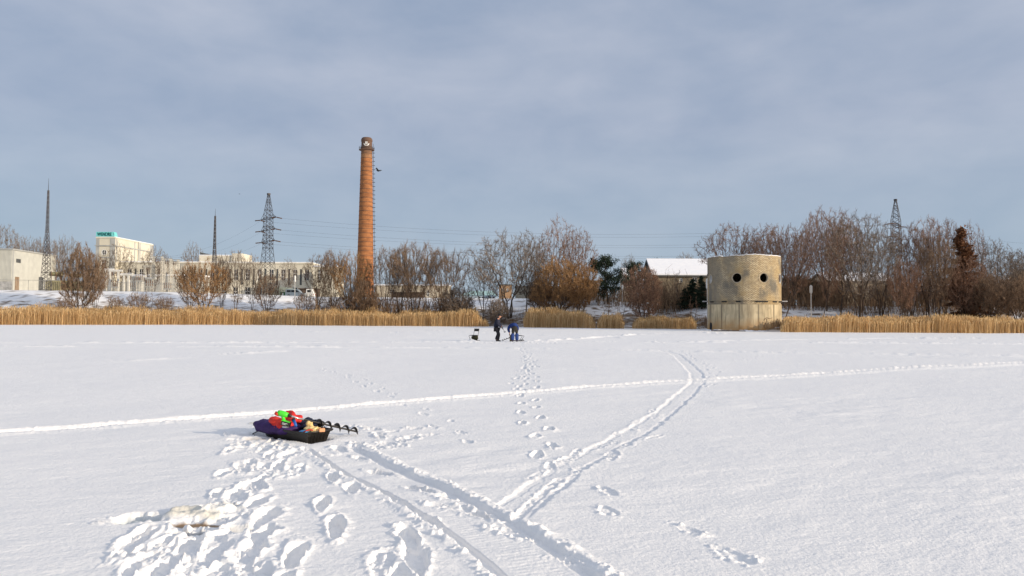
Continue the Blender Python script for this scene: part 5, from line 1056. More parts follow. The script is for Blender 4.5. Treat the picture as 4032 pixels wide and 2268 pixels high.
# ------------------------------------------------------------------ brick water tower
def tower():
    px0 = 2930; base = G(px0, 1304); cy = base.y + 3.45; cx = X(2929, cy); RR = 139.5 / F * cy * .995; t = thing('brick_tower', 'round brick pump tower with porthole windows on a concrete base in the ice', 'tower', (cx, cy, 0))
    zb = Z(1180, px0, cy - RR * .9); ztp = Z(1011, px0, cy - RR * .3); ang0 = math.atan2(-cy, -cx)           # toward the camera
    def cylmat(kind):
        m = bpy.data.materials.new(kind); m.use_nodes = True; n = m.node_tree; b = n.nodes['Principled BSDF']; b.inputs['Roughness'].default_value = .9; lk = n.links.new; nn = n.nodes.new
        co = nn('ShaderNodeTexCoord'); se = nn('ShaderNodeSeparateXYZ'); lk(co.outputs['Object'], se.inputs[0]); at = nn('ShaderNodeMath'); at.operation = 'ARCTAN2'; lk(se.outputs['Y'], at.inputs[0]); lk(se.outputs['X'], at.inputs[1])
        mu = nn('ShaderNodeMath'); mu.operation = 'MULTIPLY'; mu.inputs[1].default_value = RR; lk(at.outputs[0], mu.inputs[0]); cb = nn('ShaderNodeCombineXYZ'); lk(mu.outputs[0], cb.inputs[0]); lk(se.outputs['Z'], cb.inputs[1])
        def noise(sc, det, st=(1, 1, 1), ro=.55):
            ma = nn('ShaderNodeMapping'); ma.inputs['Scale'].default_value = st; lk(cb.outputs[0], ma.inputs[0]); q = nn('ShaderNodeTexNoise'); q.inputs['Scale'].default_value = sc; q.inputs['Detail'].default_value = det; q.inputs['Roughness'].default_value = ro; lk(ma.outputs[0], q.inputs['Vector']); return q
        def ramp(src, a, ca, b_, cb_):
            r = nn('ShaderNodeValToRGB'); r.color_ramp.elements[0].position = a; r.color_ramp.elements[0].color = (*ca, 1); r.color_ramp.elements[1].position = b_; r.color_ramp.elements[1].color = (*cb_, 1); lk(src, r.inputs[0]); return r.outputs[0]
        def mix(f, a, c, bt='MIX'):
            x = nn('ShaderNodeMix'); x.data_type = 'RGBA'; x.blend_type = bt
            if isinstance(f, float): x.inputs[0].default_value = f
            else: lk(f, x.inputs[0])
            for i, v in ((6, a), (7, c)):
                if isinstance(v, tuple): x.inputs[i].default_value = (*v, 1)
                else: lk(v, x.inputs[i])
            return x.outputs[2]
        def ramp_over(src, a, b_, top):
            x = nn('ShaderNodeMapRange'); x.interpolation_type = 'SMOOTHSTEP'; x.inputs['From Min'].default_value = a; x.inputs['From Max'].default_value = b_; x.inputs['To Max'].default_value = top; lk(src, x.inputs['Value']); return x.outputs[0]
        if kind == 'tower_brick':
            br = nn('ShaderNodeTexBrick'); br.inputs['Scale'].default_value = 1; br.inputs['Brick Width'].default_value = .30; br.inputs['Row Height'].default_value = .11; br.inputs['Mortar Size'].default_value = .02; br.inputs['Mortar Smooth'].default_value = .3
            br.inputs['Color1'].default_value = (.74, .60, .38, 1); br.inputs['Color2'].default_value = (.48, .37, .22, 1); br.inputs['Mortar'].default_value = (.05, .04, .03, 1); lk(cb.outputs[0], br.inputs['Vector'])
            c = mix(ramp(noise(.55, 5).outputs['Fac'], .42, (0, 0, 0), .62, (.55, .55, .55)), br.outputs[0], (.38, .26, .11)); c = mix(ramp(noise(.45, 6, (1.3, .8, 1)).outputs['Fac'], .50, (0, 0, 0), .64, (.85, .85, .85)), c, (.12, .115, .10)); c = mix(ramp(noise(6, 5).outputs['Fac'], .55, (0, 0, 0), .72, (.7, .7, .7)), c, (.14, .11, .07))
            gm = nn('ShaderNodeMath'); gm.operation = 'MULTIPLY_ADD'; gm.inputs[1].default_value = -.16; gm.inputs[2].default_value = .47 + .16 * RR * (ang0 - .12); lk(mu.outputs[0], gm.inputs[0])  # shade of the left half painted into the brick, broken up as grime
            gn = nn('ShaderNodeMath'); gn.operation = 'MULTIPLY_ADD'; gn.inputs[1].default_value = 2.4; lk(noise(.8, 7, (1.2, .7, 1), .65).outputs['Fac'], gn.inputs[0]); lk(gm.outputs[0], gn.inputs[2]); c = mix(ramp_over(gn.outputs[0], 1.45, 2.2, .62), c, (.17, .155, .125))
            bp = nn('ShaderNodeBump'); bp.inputs['Strength'].default_value = .7; bp.inputs['Distance'].default_value = .02; lk(br.outputs['Fac'], bp.inputs['Height']); bp.invert = True; lk(bp.outputs[0], b.inputs['Normal'])
        else:
            c = ramp(noise(1.0, 6, (1, .35, 1)).outputs['Fac'], .35, (.34, .27, .17), .65, (.64, .53, .34)); c = mix(ramp(noise(2.2, 5, (3.2, .12, 1)).outputs['Fac'], .5, (0, 0, 0), .68, (.75, .75, .75)), c, (.22, .18, .11)); c = mix(ramp(noise(.9, 5).outputs['Fac'], .55, (0, 0, 0), .7, (.5, .5, .5)), c, (.24, .21, .15))
            wv = nn('ShaderNodeTexWave'); wv.inputs['Scale'].default_value = .16; wv.inputs['Distortion'].default_value = 0; lk(cb.outputs[0], wv.inputs[0]); c = mix(ramp(wv.outputs['Fac'], .0, (.8, .8, .8), .02, (0, 0, 0)), c, (.10, .085, .06))
            mr = nn('ShaderNodeMapRange'); mr.inputs['From Min'].default_value = 1.5; mr.inputs['From Max'].default_value = .1; lk(se.outputs['Z'], mr.inputs['Value']); ml = nn('ShaderNodeMath'); ml.operation = 'MULTIPLY'; lk(mr.outputs[0], ml.inputs[0]); q = noise(1.2, 4); q2 = nn('ShaderNodeMath'); q2.operation = 'MULTIPLY_ADD'; q2.inputs[1].default_value = 2.2; q2.inputs[2].default_value = -.3; q2.use_clamp = True; lk(q.outputs['Fac'], q2.inputs[0]); lk(q2.outputs[0], ml.inputs[1])
            c = mix(ml.outputs[0], c, (.42, .22, .07)); q = noise(9, 5); bp = nn('ShaderNodeBump'); bp.inputs['Strength'].default_value = .4; bp.inputs['Distance'].default_value = .04; lk(q.outputs['Fac'], bp.inputs['Height']); lk(bp.outputs[0], b.inputs['Normal'])
        lk(c, b.inputs['Base Color']); return m
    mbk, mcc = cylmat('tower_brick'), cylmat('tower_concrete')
    # drum as a fine wall grid, ragged top, with round holes opened by dropping and snapping cells
    zw = Z(1093, px0, cy - RR); rh = .54; holes = [ang0 + math.asin(max(-1, min(1, (p - 2929) / 139.5 * .985))) for p in (2802, 2903, 3002, 3060)]; holes = [ang0 + math.asin((p - 2929.0) / 139.5) for p in (2803, 2903.5, 3002, 3062)]
    NA = 720; RI = RR - .3; rs = random.Random(4)
    zs = list(np.arange(zb, ztp - .05, .06)); da = 2 * math.pi / NA
    def top_at(a):
        d = (a - ang0 + math.pi) % (2 * math.pi) - math.pi; z = ztp
        if -.62 < d < -.36: z -= .14
        elif -.36 <= d < .05: z -= .05
        elif .05 <= d < .5: z += .02
        else: z -= .04
        return z + .035 * math.sin(a * 37) * math.sin(a * 13)
    v = []; f = []; nz = len(zs) + 1
    for R_ in (RR, RI):
        for i in range(NA):
            a = i * da
            for j in range(nz):
                z = zs[j] if j < len(zs) else top_at(a); aa = a
                for h in holes:
                    du = ((aa - h + math.pi) % (2 * math.pi) - math.pi) * RR; dv = z - zw; dd = math.hypot(du, dv)
                    if rh - .05 < dd < rh + .05 and j < len(zs): k = rh / dd; aa = h + du * k / RR; z = zw + dv * k
                v.append((math.cos(aa) * R_, math.sin(aa) * R_, z))
    def inside(i, j):
        a = (i + .5) * da; z = (zs[j] + (zs[j + 1] if j + 1 < len(zs) else zs[j] + .06)) / 2
        for h in holes:
            du = ((a - h + math.pi) % (2 * math.pi) - math.pi) * RR
            if math.hypot(du, z - zw) < rh - .015: return True
        return False
    off = NA * nz
    for i in range(NA):
        i2 = (i + 1) % NA
        for j in range(nz - 1):
            if inside(i, j): continue
            f.append((i * nz + j, i2 * nz + j, i2 * nz + j + 1, i * nz + j + 1)); f.append((off + i * nz + j, off + i * nz + j + 1, off + i2 * nz + j + 1, off + i2 * nz + j))
        j = nz - 1; f.append((i * nz + j, i2 * nz + j, off + i2 * nz + j, off + i * nz + j))
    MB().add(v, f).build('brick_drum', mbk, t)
    MB().lathe([(RI - .01, ztp - .6), (0.01, ztp - .6), (0.01, ztp - .4), (RI - .01, ztp - .4)], 48).build('roof_slab', M['soot'], t)
    sn = MB(); n = 90
    for i in range(n):
        for a, w_ in ((i, 0),):
            pass
    vv = []
    for i in range(181):
        a = i * 2 * math.pi / 180; z = top_at(a) + .045; w_ = .10 + .05 * math.sin(a * 9) ; vv += [(math.cos(a) * (RR - .02), math.sin(a) * (RR - .02), z - .04), (math.cos(a) * (RR - .02), math.sin(a) * (RR - .02), z + .02), (math.cos(a) * (RR - .3), math.sin(a) * (RR - .3), z + .03), (math.cos(a) * (RR - .3), math.sin(a) * (RR - .3), z - .04)]
    ff = []
    for i in range(180): ff += [(4 * i, 4 * i + 4, 4 * i + 5, 4 * i + 1), (4 * i + 1, 4 * i + 5, 4 * i + 6, 4 * i + 2), (4 * i + 2, 4 * i + 6, 4 * i + 7, 4 * i + 3)]
    sn.add(vv, ff).build('snow_rim', CAP, t)
    def ring(h, r0, r1, o0, o1, nm, m, par=t):
        mb = MB(); n = 40; k = 0
        prof = [(r0, o0), (r0, o1), (r1, o1), (r1, o0)]
        for i in range(n):
            th = 2 * math.pi * i / n
            for r_, o_ in prof:
                a = h + r_ * math.cos(th) / RR; mb.v.append((math.cos(a) * (RR + o_), math.sin(a) * (RR + o_), zw + r_ * math.sin(th)))
        for i in range(n):
            i2 = (i + 1) % n
            for q in range(4): q2 = (q + 1) % 4; mb.f.append((i * 4 + q, i2 * 4 + q, i2 * 4 + q2, i * 4 + q2))
        return mb.build(nm, m, par)
    for k, h in enumerate(holes[:4]):
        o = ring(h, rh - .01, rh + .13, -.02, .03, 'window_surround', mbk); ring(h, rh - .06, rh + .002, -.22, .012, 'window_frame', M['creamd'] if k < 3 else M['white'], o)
        if k in (0, 3): # two outer portholes still glazed
            mb = MB(); mb.v = [(math.cos(h + (rh - .05) * math.cos(6.283 * i / 32) / RR) * (RR - .1), math.sin(h + (rh - .05) * math.cos(6.283 * i / 32) / RR) * (RR - .1), zw + (rh - .05) * math.sin(6.283 * i / 32)) for i in range(32)]; mb.f = [tuple(range(32))]; mb.build('window_glass', M['stone'] if k == 0 else M['dkwood'], o)
    # ledge course with slots and beams
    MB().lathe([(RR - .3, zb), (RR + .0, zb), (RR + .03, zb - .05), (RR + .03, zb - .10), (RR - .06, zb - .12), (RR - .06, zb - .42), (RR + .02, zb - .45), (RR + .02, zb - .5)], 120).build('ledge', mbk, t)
    rb = random.Random(9)
    for d in (-1.05, -.55, -.15, .42, .62, .95, 1.3): a = ang0 + d; w_ = rb.uniform(.05, .13); mb = MB(); mb.v = [(math.cos(a + s * w_) * (RR + o), math.sin(a + s * w_) * (RR + o), zb + z) for s in (-1, 1) for o in (-.05, .012) for z in (-.26, -.13)]; mb.f = [(2, 6, 7, 3), (0, 1, 5, 4), (0, 2, 3, 1), (4, 5, 7, 6), (1, 3, 7, 5), (0, 4, 6, 2)]; mb.build('beam_slot', M['tyre'], t)
    for s, l_ in ((-1, .62), (1, .70)):
        a = ang0 + s * 1.45; MB().box(-.08 if s > 0 else -l_, l_ if s > 0 else .08, -.12, .12, -.06, .06)
        mb = MB().box(0, l_, -.1, .1, -.05, .05); ob = mb.build('projecting_beam', M['iron'], t); ob.location = (math.cos(a) * (RR - .05), math.sin(a) * (RR - .05), zb - .18); ob.rotation_euler.z = 0 if s > 0 else math.pi
        sb = MB().box(.1, l_, -.1, .1, .053, .10).build('snow_on_beam', CAP, ob)
    MB().lathe([(RR + .02, zb - .5), (RR + .035, .4), (RR + .06, -.3)], 120).build('concrete_base', mcc, t, smooth=True)
    # arched culvert mouth low on the left
    a = ang0 + math.asin((2806 - 2929) / 139.5); mb = MB(); pr_ = [(-.27, 0.02), (.27, .02), (.27, .62)] + [(.27 * math.cos(q), .62 + .27 * math.sin(q)) for q in np.linspace(.3, math.pi - .3, 7)] + [(-.27, .62)]
    for o_ in (.0, .065): mb.v += [(math.cos(a + u / RR * 1.0) * (RR + o_), math.sin(a + u / RR) * (RR + o_), z) for u, z in pr_]
    n = len(pr_); mb.f = [tuple(range(n, 2 * n))] + [(i, (i + 1) % n, n + (i + 1) % n, n + i) for i in range(n)]; mb.build('culvert_mouth', M['tyre'], t)
    # scrawled graffiti outlines
    def stroke(pts, m, w_):
        mb = MB(); q = []
        for p, y in catmull(pts, .08): A = ang0 + math.asin((p - 2929) / 139.5); q.append((math.cos(A) * (RR + .062), math.sin(A) * (RR + .062), Z(y, p, cy - RR * math.cos(A - ang0))))
        mb.tube(q, w_, 4).build('graffiti', m, t)
    stroke([(2999, 1262), (3004, 1254), (3010, 1258), (3006, 1272), (2999, 1284), (3004, 1292), (3012, 1290)], M['soot'], .022)
    stroke([(3012, 1276), (3021, 1270), (3027, 1280), (3022, 1292), (3013, 1290), (3010, 1280), (3014, 1275)], M['orange'], .022)
    stroke([(3024, 1274), (3032, 1272), (3034, 1286), (3028, 1294), (3020, 1292)], M['orange'], .022)
    stroke([(3008, 1250), (3020, 1254), (3030, 1251)], M['soot'], .018); stroke([(3042, 1282), (3046, 1262), (3050, 1256), (3053, 1282)], M['soot'], .018); stroke([(3056, 1275), (3060, 1282), (3062, 1268)], M['soot'], .016)
    for (u, dz, w_) in ((0.02, -.08, 'a'),): pass
    # debris and pipe in the ice at the foot
    o = MB().tube([P(2800, 1302, cy - RR - .4), P(2860, 1301, cy - RR - .6), P(2935, 1303, cy - RR - .7)], .09, 8).build('rusty_pipe', M['iron']); o.location.z -= .05; tag(o, 'dark pipe lying on the ice at the foot of the tower', 'pipe')
    rs_ = random.Random(3); n_ = 0
    mb = MB()
    for k in range(46):
        d = rs_.uniform(-1.5, 1.5); A = ang0 + d; r_ = RR + rs_.uniform(.1, .7); s_ = rs_.uniform(.08, .26); mb.blob((cx + math.cos(A) * r_, cy + math.sin(A) * r_, .02), (s_ * 1.5, s_, s_ * .45), k, .25, 2, 10, 6)
    o = mb.build('ice_rubble', CAP, None, smooth=True); tag(o, 'broken snowy ice heaped around the foot of the brick tower', 'ice rubble', kind='stuff')
tower()

# ------------------------------------------------------------------ people and gear
cl = lambda n, c, r=.8, c2=None: mat(n, c, c2 or tuple(v * 1.6 for v in c), 9, r, bump=.35, bscale=14)
MC = dict(navy=cl('black_navy_jacket', (.012, .014, .028)), trousers=cl('dark_trousers', (.014, .013, .016)), cap=cl('dark_cap', (.02, .018, .016)), skin=mat('skin', (.52, .27, .18), (.60, .33, .23), 5, .6), glove=cl('black_glove', (.012, .012, .012)),
          blue=cl('blue_jacket', (.010, .028, .13), .8, (.016, .045, .19)), bluet=cl('blue_trousers', (.018, .042, .15), .8, (.028, .062, .22)), seat=cl('black_seat_patch', (.02, .018, .015)), boot=cl('dark_boots', (.02, .018, .016)), purple=cl('purple_fabric', (.034, .014, .078), .7), red=mat('red_fabric', (.55, .02, .02), (.72, .05, .03), 8, .6, bump=.4, bscale=14),
          plastic=mat('black_plastic', (.018, .016, .014), (.035, .03, .026), 6, .4), limegreen=mat('lime_plastic', (.06, .62, .03), (.09, .72, .05), 5, .35), steel=mat('brushed_steel', (.5, .5, .5), (.62, .62, .62), 8, .3, .8), yellow=mat('yellow_leather', (.72, .50, .20), (.85, .66, .34), 8, .8, bump=.4, bscale=16), cyan=mat('cyan_pouch', (.06, .28, .55), (.10, .38, .66), 6, .6), orangeb=mat('orange_block', (.62, .28, .12), (.70, .36, .18), 6, .6), dblue=mat('blue_grip', (.02, .12, .42), None, 1, .4), dkfab=cl('dark_blue_fabric', (.012, .016, .035)), olv=cl('camouflage_bag', (.03, .03, .015), .9, (.10, .085, .04)))
def skin(name, pts, edges, m, parent=None, sub=2, root=0):
    me = bpy.data.meshes.new(name); me.from_pydata([p[0] for p in pts], edges, []); o = bpy.data.objects.new(name, me); C.objects.link(o)
    md = o.modifiers.new('skin', 'SKIN'); md.use_smooth_shade = True; md.branch_smoothing = .6
    if not me.skin_vertices: return o
    for i, p in enumerate(pts): r = p[1]; me.skin_vertices[0].data[i].radius = r if isinstance(r, tuple) else (r, r); me.skin_vertices[0].data[i].use_root = (i == root)
    s = o.modifiers.new('sub', 'SUBSURF'); s.levels = sub; s.render_levels = sub; me.materials.append(m)
    if parent: o.parent = parent
    return o
def hand(wrist, d, side, pts, edges, wi, curl=.5):
    """palm, four unequal bent fingers and a thumb off the side of the palm"""
    d = Vector(d).normalized(); s = d.cross(Vector((0, 1, 0))).normalized() if abs(d.y) < .9 else Vector((1, 0, 0)); s = Vector(side).normalized(); nrm = d.cross(s).normalized(); w0 = Vector(wrist)
    pi = len(pts); pts.append((tuple(w0 + d * .055), .030)); edges.append((wi, pi))
    for k, (off, ln) in enumerate(((-.030, .070), (-.010, .080), (.010, .075), (.030, .058))):
        a = w0 + d * .095 + s * off; b = a + (d + nrm * curl * .4).normalized() * ln * .5; c = b + (d * .5 + nrm * curl).normalized() * ln * .5; i = len(pts)
        pts += [(tuple(a), .011), (tuple(b), .010), (tuple(c), .008)]; edges += [(pi, i), (i, i + 1), (i + 1, i + 2)]
    a = w0 + d * .03 - s * .035; b = a + (d - s * .8).normalized() * .04; c = b + (d + nrm * curl).normalized() * .03; i = len(pts); pts += [(tuple(a), .013), (tuple(b), .011), (tuple(c), .009)]; edges += [(pi, i), (i, i + 1), (i + 1, i + 2)]
g1 = G(1957, 1344)
def angler1():
    # faces +x, stooping slightly; origin between the feet
    pts = [((-.02, 0, .86), (.15, .13)), ((-.03, 0, 1.10), (.15, .14)), ((.05, 0, 1.34), (.15, .16)), ((.12, 0, 1.46), .06), ((.17, 0, 1.53), .085), ((.20, 0, 1.62), .085)]
    edges = [(0, 1), (1, 2), (2, 3), (3, 4), (4, 5)]
    for s in (-1, 1):
        i = len(pts); k = s * .10; fx = .12 if s < 0 else -.02
        pts += [((-.01, k, .80), .10), ((.06 + fx * .5, k * 1.1, .46), .068), ((-.05 + fx, k * 1.1, .10), .048), ((.09 + fx, k * 1.2, .05), .042)]; edges += [(0, i), (i, i + 1), (i + 1, i + 2), (i + 2, i + 3)]
        j = len(pts); wr = (.30, s * .17, .88) if s < 0 else (.25, s * .15, .93)
        pts += [((.06, s * .19, 1.37), .068), ((.08, s * .24, 1.10), .052), (wr, .034)]; edges += [(2, j), (j, j + 1), (j + 1, j + 2)]; hand(wr, (.6, 0, -.8), (0, 1, 0), pts, edges, j + 2, .8)
    pts = [(p, r_ * .62 if (not isinstance(r_, tuple) and r_ > .045 and i not in (3, 4, 5)) else (tuple(q * .68 for q in r_) if isinstance(r_, tuple) else r_)) for i, (p, r_) in enumerate(pts)]
    b = skin('person', pts, edges, MC['skin'], None, 1); b.location = (g1.x, g1.y, -.02); b.rotation_euler.z = R(-8)
    tag(b, 'person in dark cap, navy jacket and black trousers stooping to the right with a scoop', 'person')
    jp = [((-.06, 0, .80), (.21, .19)), ((-.07, 0, 1.02), (.215, .20)), ((.02, 0, 1.28), (.20, .23)), ((.09, 0, 1.42), (.12, .14)), ((.12, 0, 1.50), .085)]; je = [(0, 1), (1, 2), (2, 3), (3, 4)]
    for s in (-1, 1): j = len(jp); jp += [((.05, s * .22, 1.34), .105), ((.07, s * .29, 1.08), .10), ((.20, s * .22, .98), .08), ((.29, s * .17, .89), .06)]; je += [(2, j), (j, j + 1), (j + 1, j + 2), (j + 2, j + 3)]
    skin('jacket', jp, je, MC['navy'], b)
    tp = [((-.03, 0, .86), (.18, .17))]; te = []
    for s in (-1, 1): i = len(tp); fx = .12 if s < 0 else -.02; k = s * .11; tp += [((-.01, k, .76), .125), ((.07 + fx * .5, k * 1.1, .46), .105), ((-.03 + fx, k * 1.1, .22), .095), ((-.05 + fx, k * 1.1, .09), .085)]; te += [(0, i), (i, i + 1), (i + 1, i + 2), (i + 2, i + 3)]
    skin('trousers', tp, te, MC['trousers'], b)
    for s in (-1, 1): fx = .12 if s < 0 else -.02; skin('boot', [((-.08 + fx, s * .12, .06), .065), ((.03 + fx, s * .125, .055), .06), ((.13 + fx, s * .13, .045), .045)], [(0, 1), (1, 2)], MC['boot'], b, 2, 1)
    MB().blob((.19, 0, 1.645), (.122, .11, .098), 2, .03, 2, 18, 12).build('cap', MC['cap'], b, smooth=True); MB().add([(.25, -.08, 1.63), (.25, .08, 1.63), (.36, .05, 1.575), (.36, -.05, 1.575), (.25, -.08, 1.645), (.25, .08, 1.645), (.36, .05, 1.585), (.36, -.05, 1.585)], [(0, 1, 2, 3), (4, 7, 6, 5), (0, 4, 5, 1), (2, 6, 7, 3), (1, 5, 6, 2), (3, 7, 4, 0)]).build('cap_peak', MC['cap'], b)
    MB().blob((.275, 0, 1.555), (.025, .02, .03), 2, .0, 2, 8, 6).build('nose', MC['skin'], b, smooth=True)
    for s in (-1, 1): MB().blob((.255, s * .032, 1.59), (.012, .013, .008), 1, 0, 1, 8, 6).build('eye', MC['boot'], b, smooth=True); MB().blob((.17, s * .088, 1.56), (.025, .012, .035), 1, 0, 1, 8, 6).build('ear', MC['skin'], b, smooth=True)
    MB().box(.262, .272, -.025, .025, 1.512, 1.520).build('mouth', MC['red'], b)
    for s in (-1, 1): wr = (.30, s * .17, .88) if s < 0 else (.25, s * .15, .93); gp_ = [(wr, .045)]; ge = []; hand(wr, (.6, 0, -.8), (0, 1, 0), gp_, ge, 0, .8); gp_ = [(p, r * 1.3 if not isinstance(r, tuple) else r) for p, r in gp_]; skin('glove', gp_, ge, MC['glove'], b, 1)
    sc_ = thing('ice_scoop', 'small dark ice scoop held by the stooping person in the navy jacket', 'scoop', (g1.x + .33, g1.y - .22, .76))
    MB().tube([(-.05, 0, .08), (.12, 0, -.12)], .012, 6).build('handle', MC['plastic'], sc_); m_ = MB().lathe([(.01, -.06), (.05, -.05), (.07, 0), (.066, .0), (.045, -.045)], 14); m_.v = [(x + .14, y, z - .15) for x, y, z in m_.v]; m_.build('bowl', MC['plastic'], sc_)
angler1()
g2 = G(2027, 1346)
def angler2():
    # seen from behind, bent double over the gear, legs straight
    pts = [((0, 0, .86), (.15, .13)), ((0, .16, 1.0), (.15, .14)), ((-.02, .42, 1.02), (.17, .14)), ((-.03, .56, .95), .06), ((-.03, .64, .90), .085), ((-.03, .72, .84), .085)]; edges = [(i, i + 1) for i in range(5)]
    for s in (-1, 1):
        i = len(pts); pts += [((s * .11, 0, .78), .10), ((s * .13, .03, .44), .068), ((s * .13, 0, .10), .05), ((s * .14, .13, .05), .042)]; edges += [(0, i), (i, i + 1), (i + 1, i + 2), (i + 2, i + 3)]
        j = len(pts); wr = (s * .20 - .04, .48, .50); pts += [((s * .21, .42, .98), .068), ((s * .25, .46, .74), .052), (wr, .034)]; edges += [(2, j), (j, j + 1), (j + 1, j + 2)]; hand(wr, (0, .2, -1), (0, 1, 0), pts, edges, j + 2, .8)
    pts = [(p, r_ * .62 if (not isinstance(r_, tuple) and r_ > .045 and i not in (3, 4, 5)) else (tuple(q * .62 for q in r_) if isinstance(r_, tuple) else r_)) for i, (p, r_) in enumerate(pts)]
    b = skin('person', pts, edges, MC['skin'], None, 1); b.location = (g2.x, g2.y, -.02); b.rotation_euler.z = R(10); tag(b, 'person in blue jacket and blue trousers with black seat, bent over away from the viewer', 'person')
    jp = [((0, .02, .98), (.19, .17)), ((0, .18, 1.05), (.22, .20)), ((-.02, .40, 1.02), (.23, .18)), ((-.03, .56, .94), (.12, .10))]; je = [(0, 1), (1, 2), (2, 3)]
    for s in (-1, 1): j = len(jp); jp += [((s * .23 - .03, .36, .98), .11), ((s * .29 - .05, .36, .76), .095), ((s * .20 - .05, .44, .56), .06)]; je += [(2, j), (j, j + 1), (j + 1, j + 2)]
    skin('jacket', jp, je, MC['blue'], b)
    tp = [((0, .06, 1.0), (.17, .16)), ((0, .0, .86), (.21, .19))]; te = [(0, 1)]
    for s in (-1, 1): i = len(tp); tp += [((s * .11, 0, .74), .135), ((s * .125, .01, .50), .115)]; te += [(1, i), (i, i + 1)]
    skin('trouser_seat', tp, te, MC['seat'], b)
    for s in (-1, 1): skin('trouser_leg', [((s * .125, .01, .55), .118), ((s * .13, .02, .30), .115), ((s * .135, .0, .08), .118)], [(0, 1), (1, 2)], MC['bluet'], b); skin('boot', [((s * .13, -.03, .05), .06), ((s * .135, .08, .05), .058), ((s * .14, .18, .04), .045)], [(0, 1), (1, 2)], MC['boot'], b, 2, 1)
    for s in (-1, 1): gp_ = [((s * .20 - .04, .48, .52), .05)]; ge = []; hand(gp_[0][0], (0, .2, -1), (0, 1, 0), gp_, ge, 0, .8); gp_ = [(p, r_ * 1.35) for p, r_ in gp_]; skin('glove', gp_, ge, MC['glove'], b, 1)
    MB().blob((-.03, .69, .88), (.105, .115, .10), 2, .02, 2, 16, 10).build('hood', MC['blue'], b, smooth=True)
angler2()
def gear_chair(px, py, yaw, label):
    g = G(px, py); t = thing('sledge_chair', label, 'folding chair', (g.x, g.y, 0), yaw)
    fr = MB()
    for s in (-.17, .17): fr.tube([(.17, s, .28), (.22, s, .48), (.29, s, .76)], .013, 6); fr.tube([(.20, s, .30), (-.28, s, .33), (-.34, s, .30), (-.20, s, .10), (-.36, s, -.01)], .013, 6); fr.tube([(-.30, s, .02), (-.26, s, .10), (-.18, s, .11), (-.12, s, .0)], .012, 6)
    for z, x in ((.33, -.28), (.30, .18)): fr.bar((x, -.17, z), (x, .17, z), .012)
    fr.build('frame', MC['plastic'], t); bk = MB().box(-.008, .008, -.19, .19, 0, .17).build('backrest', MC['plastic'], t, bevel=.006); bk.location = (.25, 0, .58); bk.rotation_euler = (0, R(14), 0); MB().box(-.2, .2, -.18, .18, .325, .35).build('seat', MC['plastic'], t, bevel=.01); MB().box(-.34, .36, -.2, .2, .0, .03).build('runner_board', MC['plastic'], t, bevel=.01)
    return t, g
t, g = gear_chair(1867, 1341, R(58), 'empty folding chair on a small sledge left of the anglers')
o = MB().blob((0, 0, 0), (.21, .17, .155), 5, .10, 3, 24, 14, .7).build('gear_bag', MC['olv'], None, smooth=True); o.location = (g.x + .04, g.y - .05, .17); tag(o, 'olive camouflage bag tucked under the empty folding chair', 'bag')
t, g = gear_chair(2040, 1342, R(160), 'folding chair sledge standing behind the bent person in blue')
o = MB().box(-.1, .1, -.14, .14, 0, .4).build('gear_box', MC['olv'], None, bevel=.03); gb = G(2013, 1344); o.location = (gb.x, gb.y + .15, -.01); tag(o, 'upright olive gear box at the left leg of the bent person', 'box')
def auger(name, label, a, b, rb, turns, ps=.012, blade=True, helix0=.0, parent=None, hm=None):
    a, b = Vector(a), Vector(b); d = (b - a); L_ = d.length; t = parent or thing(name, label, 'ice auger', a); t0 = a if not parent else Vector((0, 0, 0))
    rot = d.to_track_quat('Z', 'Y'); mb = MB().tube([(0, 0, 0), (0, 0, L_)], ps, 8); sh = mb.build('shaft', hm or MC['plastic'], t); sh.rotation_mode = 'QUATERNION'; sh.rotation_quaternion = rot
    hx = MB(); n = int(turns * 20)
    for i in range(n + 1):
        q = i / n; th = 2 * math.pi * turns * q; z = helix0 * L_ + (1 - helix0) * L_ * q; hx.v += [(math.cos(th) * ps, math.sin(th) * ps, z), (math.cos(th) * rb, math.sin(th) * rb, z), (math.cos(th) * ps, math.sin(th) * ps, z + .006), (math.cos(th) * rb, math.sin(th) * rb, z + .006)]
    for i in range(n): k = 4 * i; hx.f += [(k, k + 1, k + 5, k + 4), (k + 2, k + 6, k + 7, k + 3), (k + 1, k + 3, k + 7, k + 5)]
    ho = hx.build('spiral_flight', MC['plastic'], sh); return t, sh
gA = G(1976, 1344); gB = G(2010, 1330); auger('ice_auger', 'dark ice auger lying tilted between the two anglers', (gA.x, gA.y, .05), (gA.x + .55, gA.y + .1, .24), .055, 4, helix0=.0)

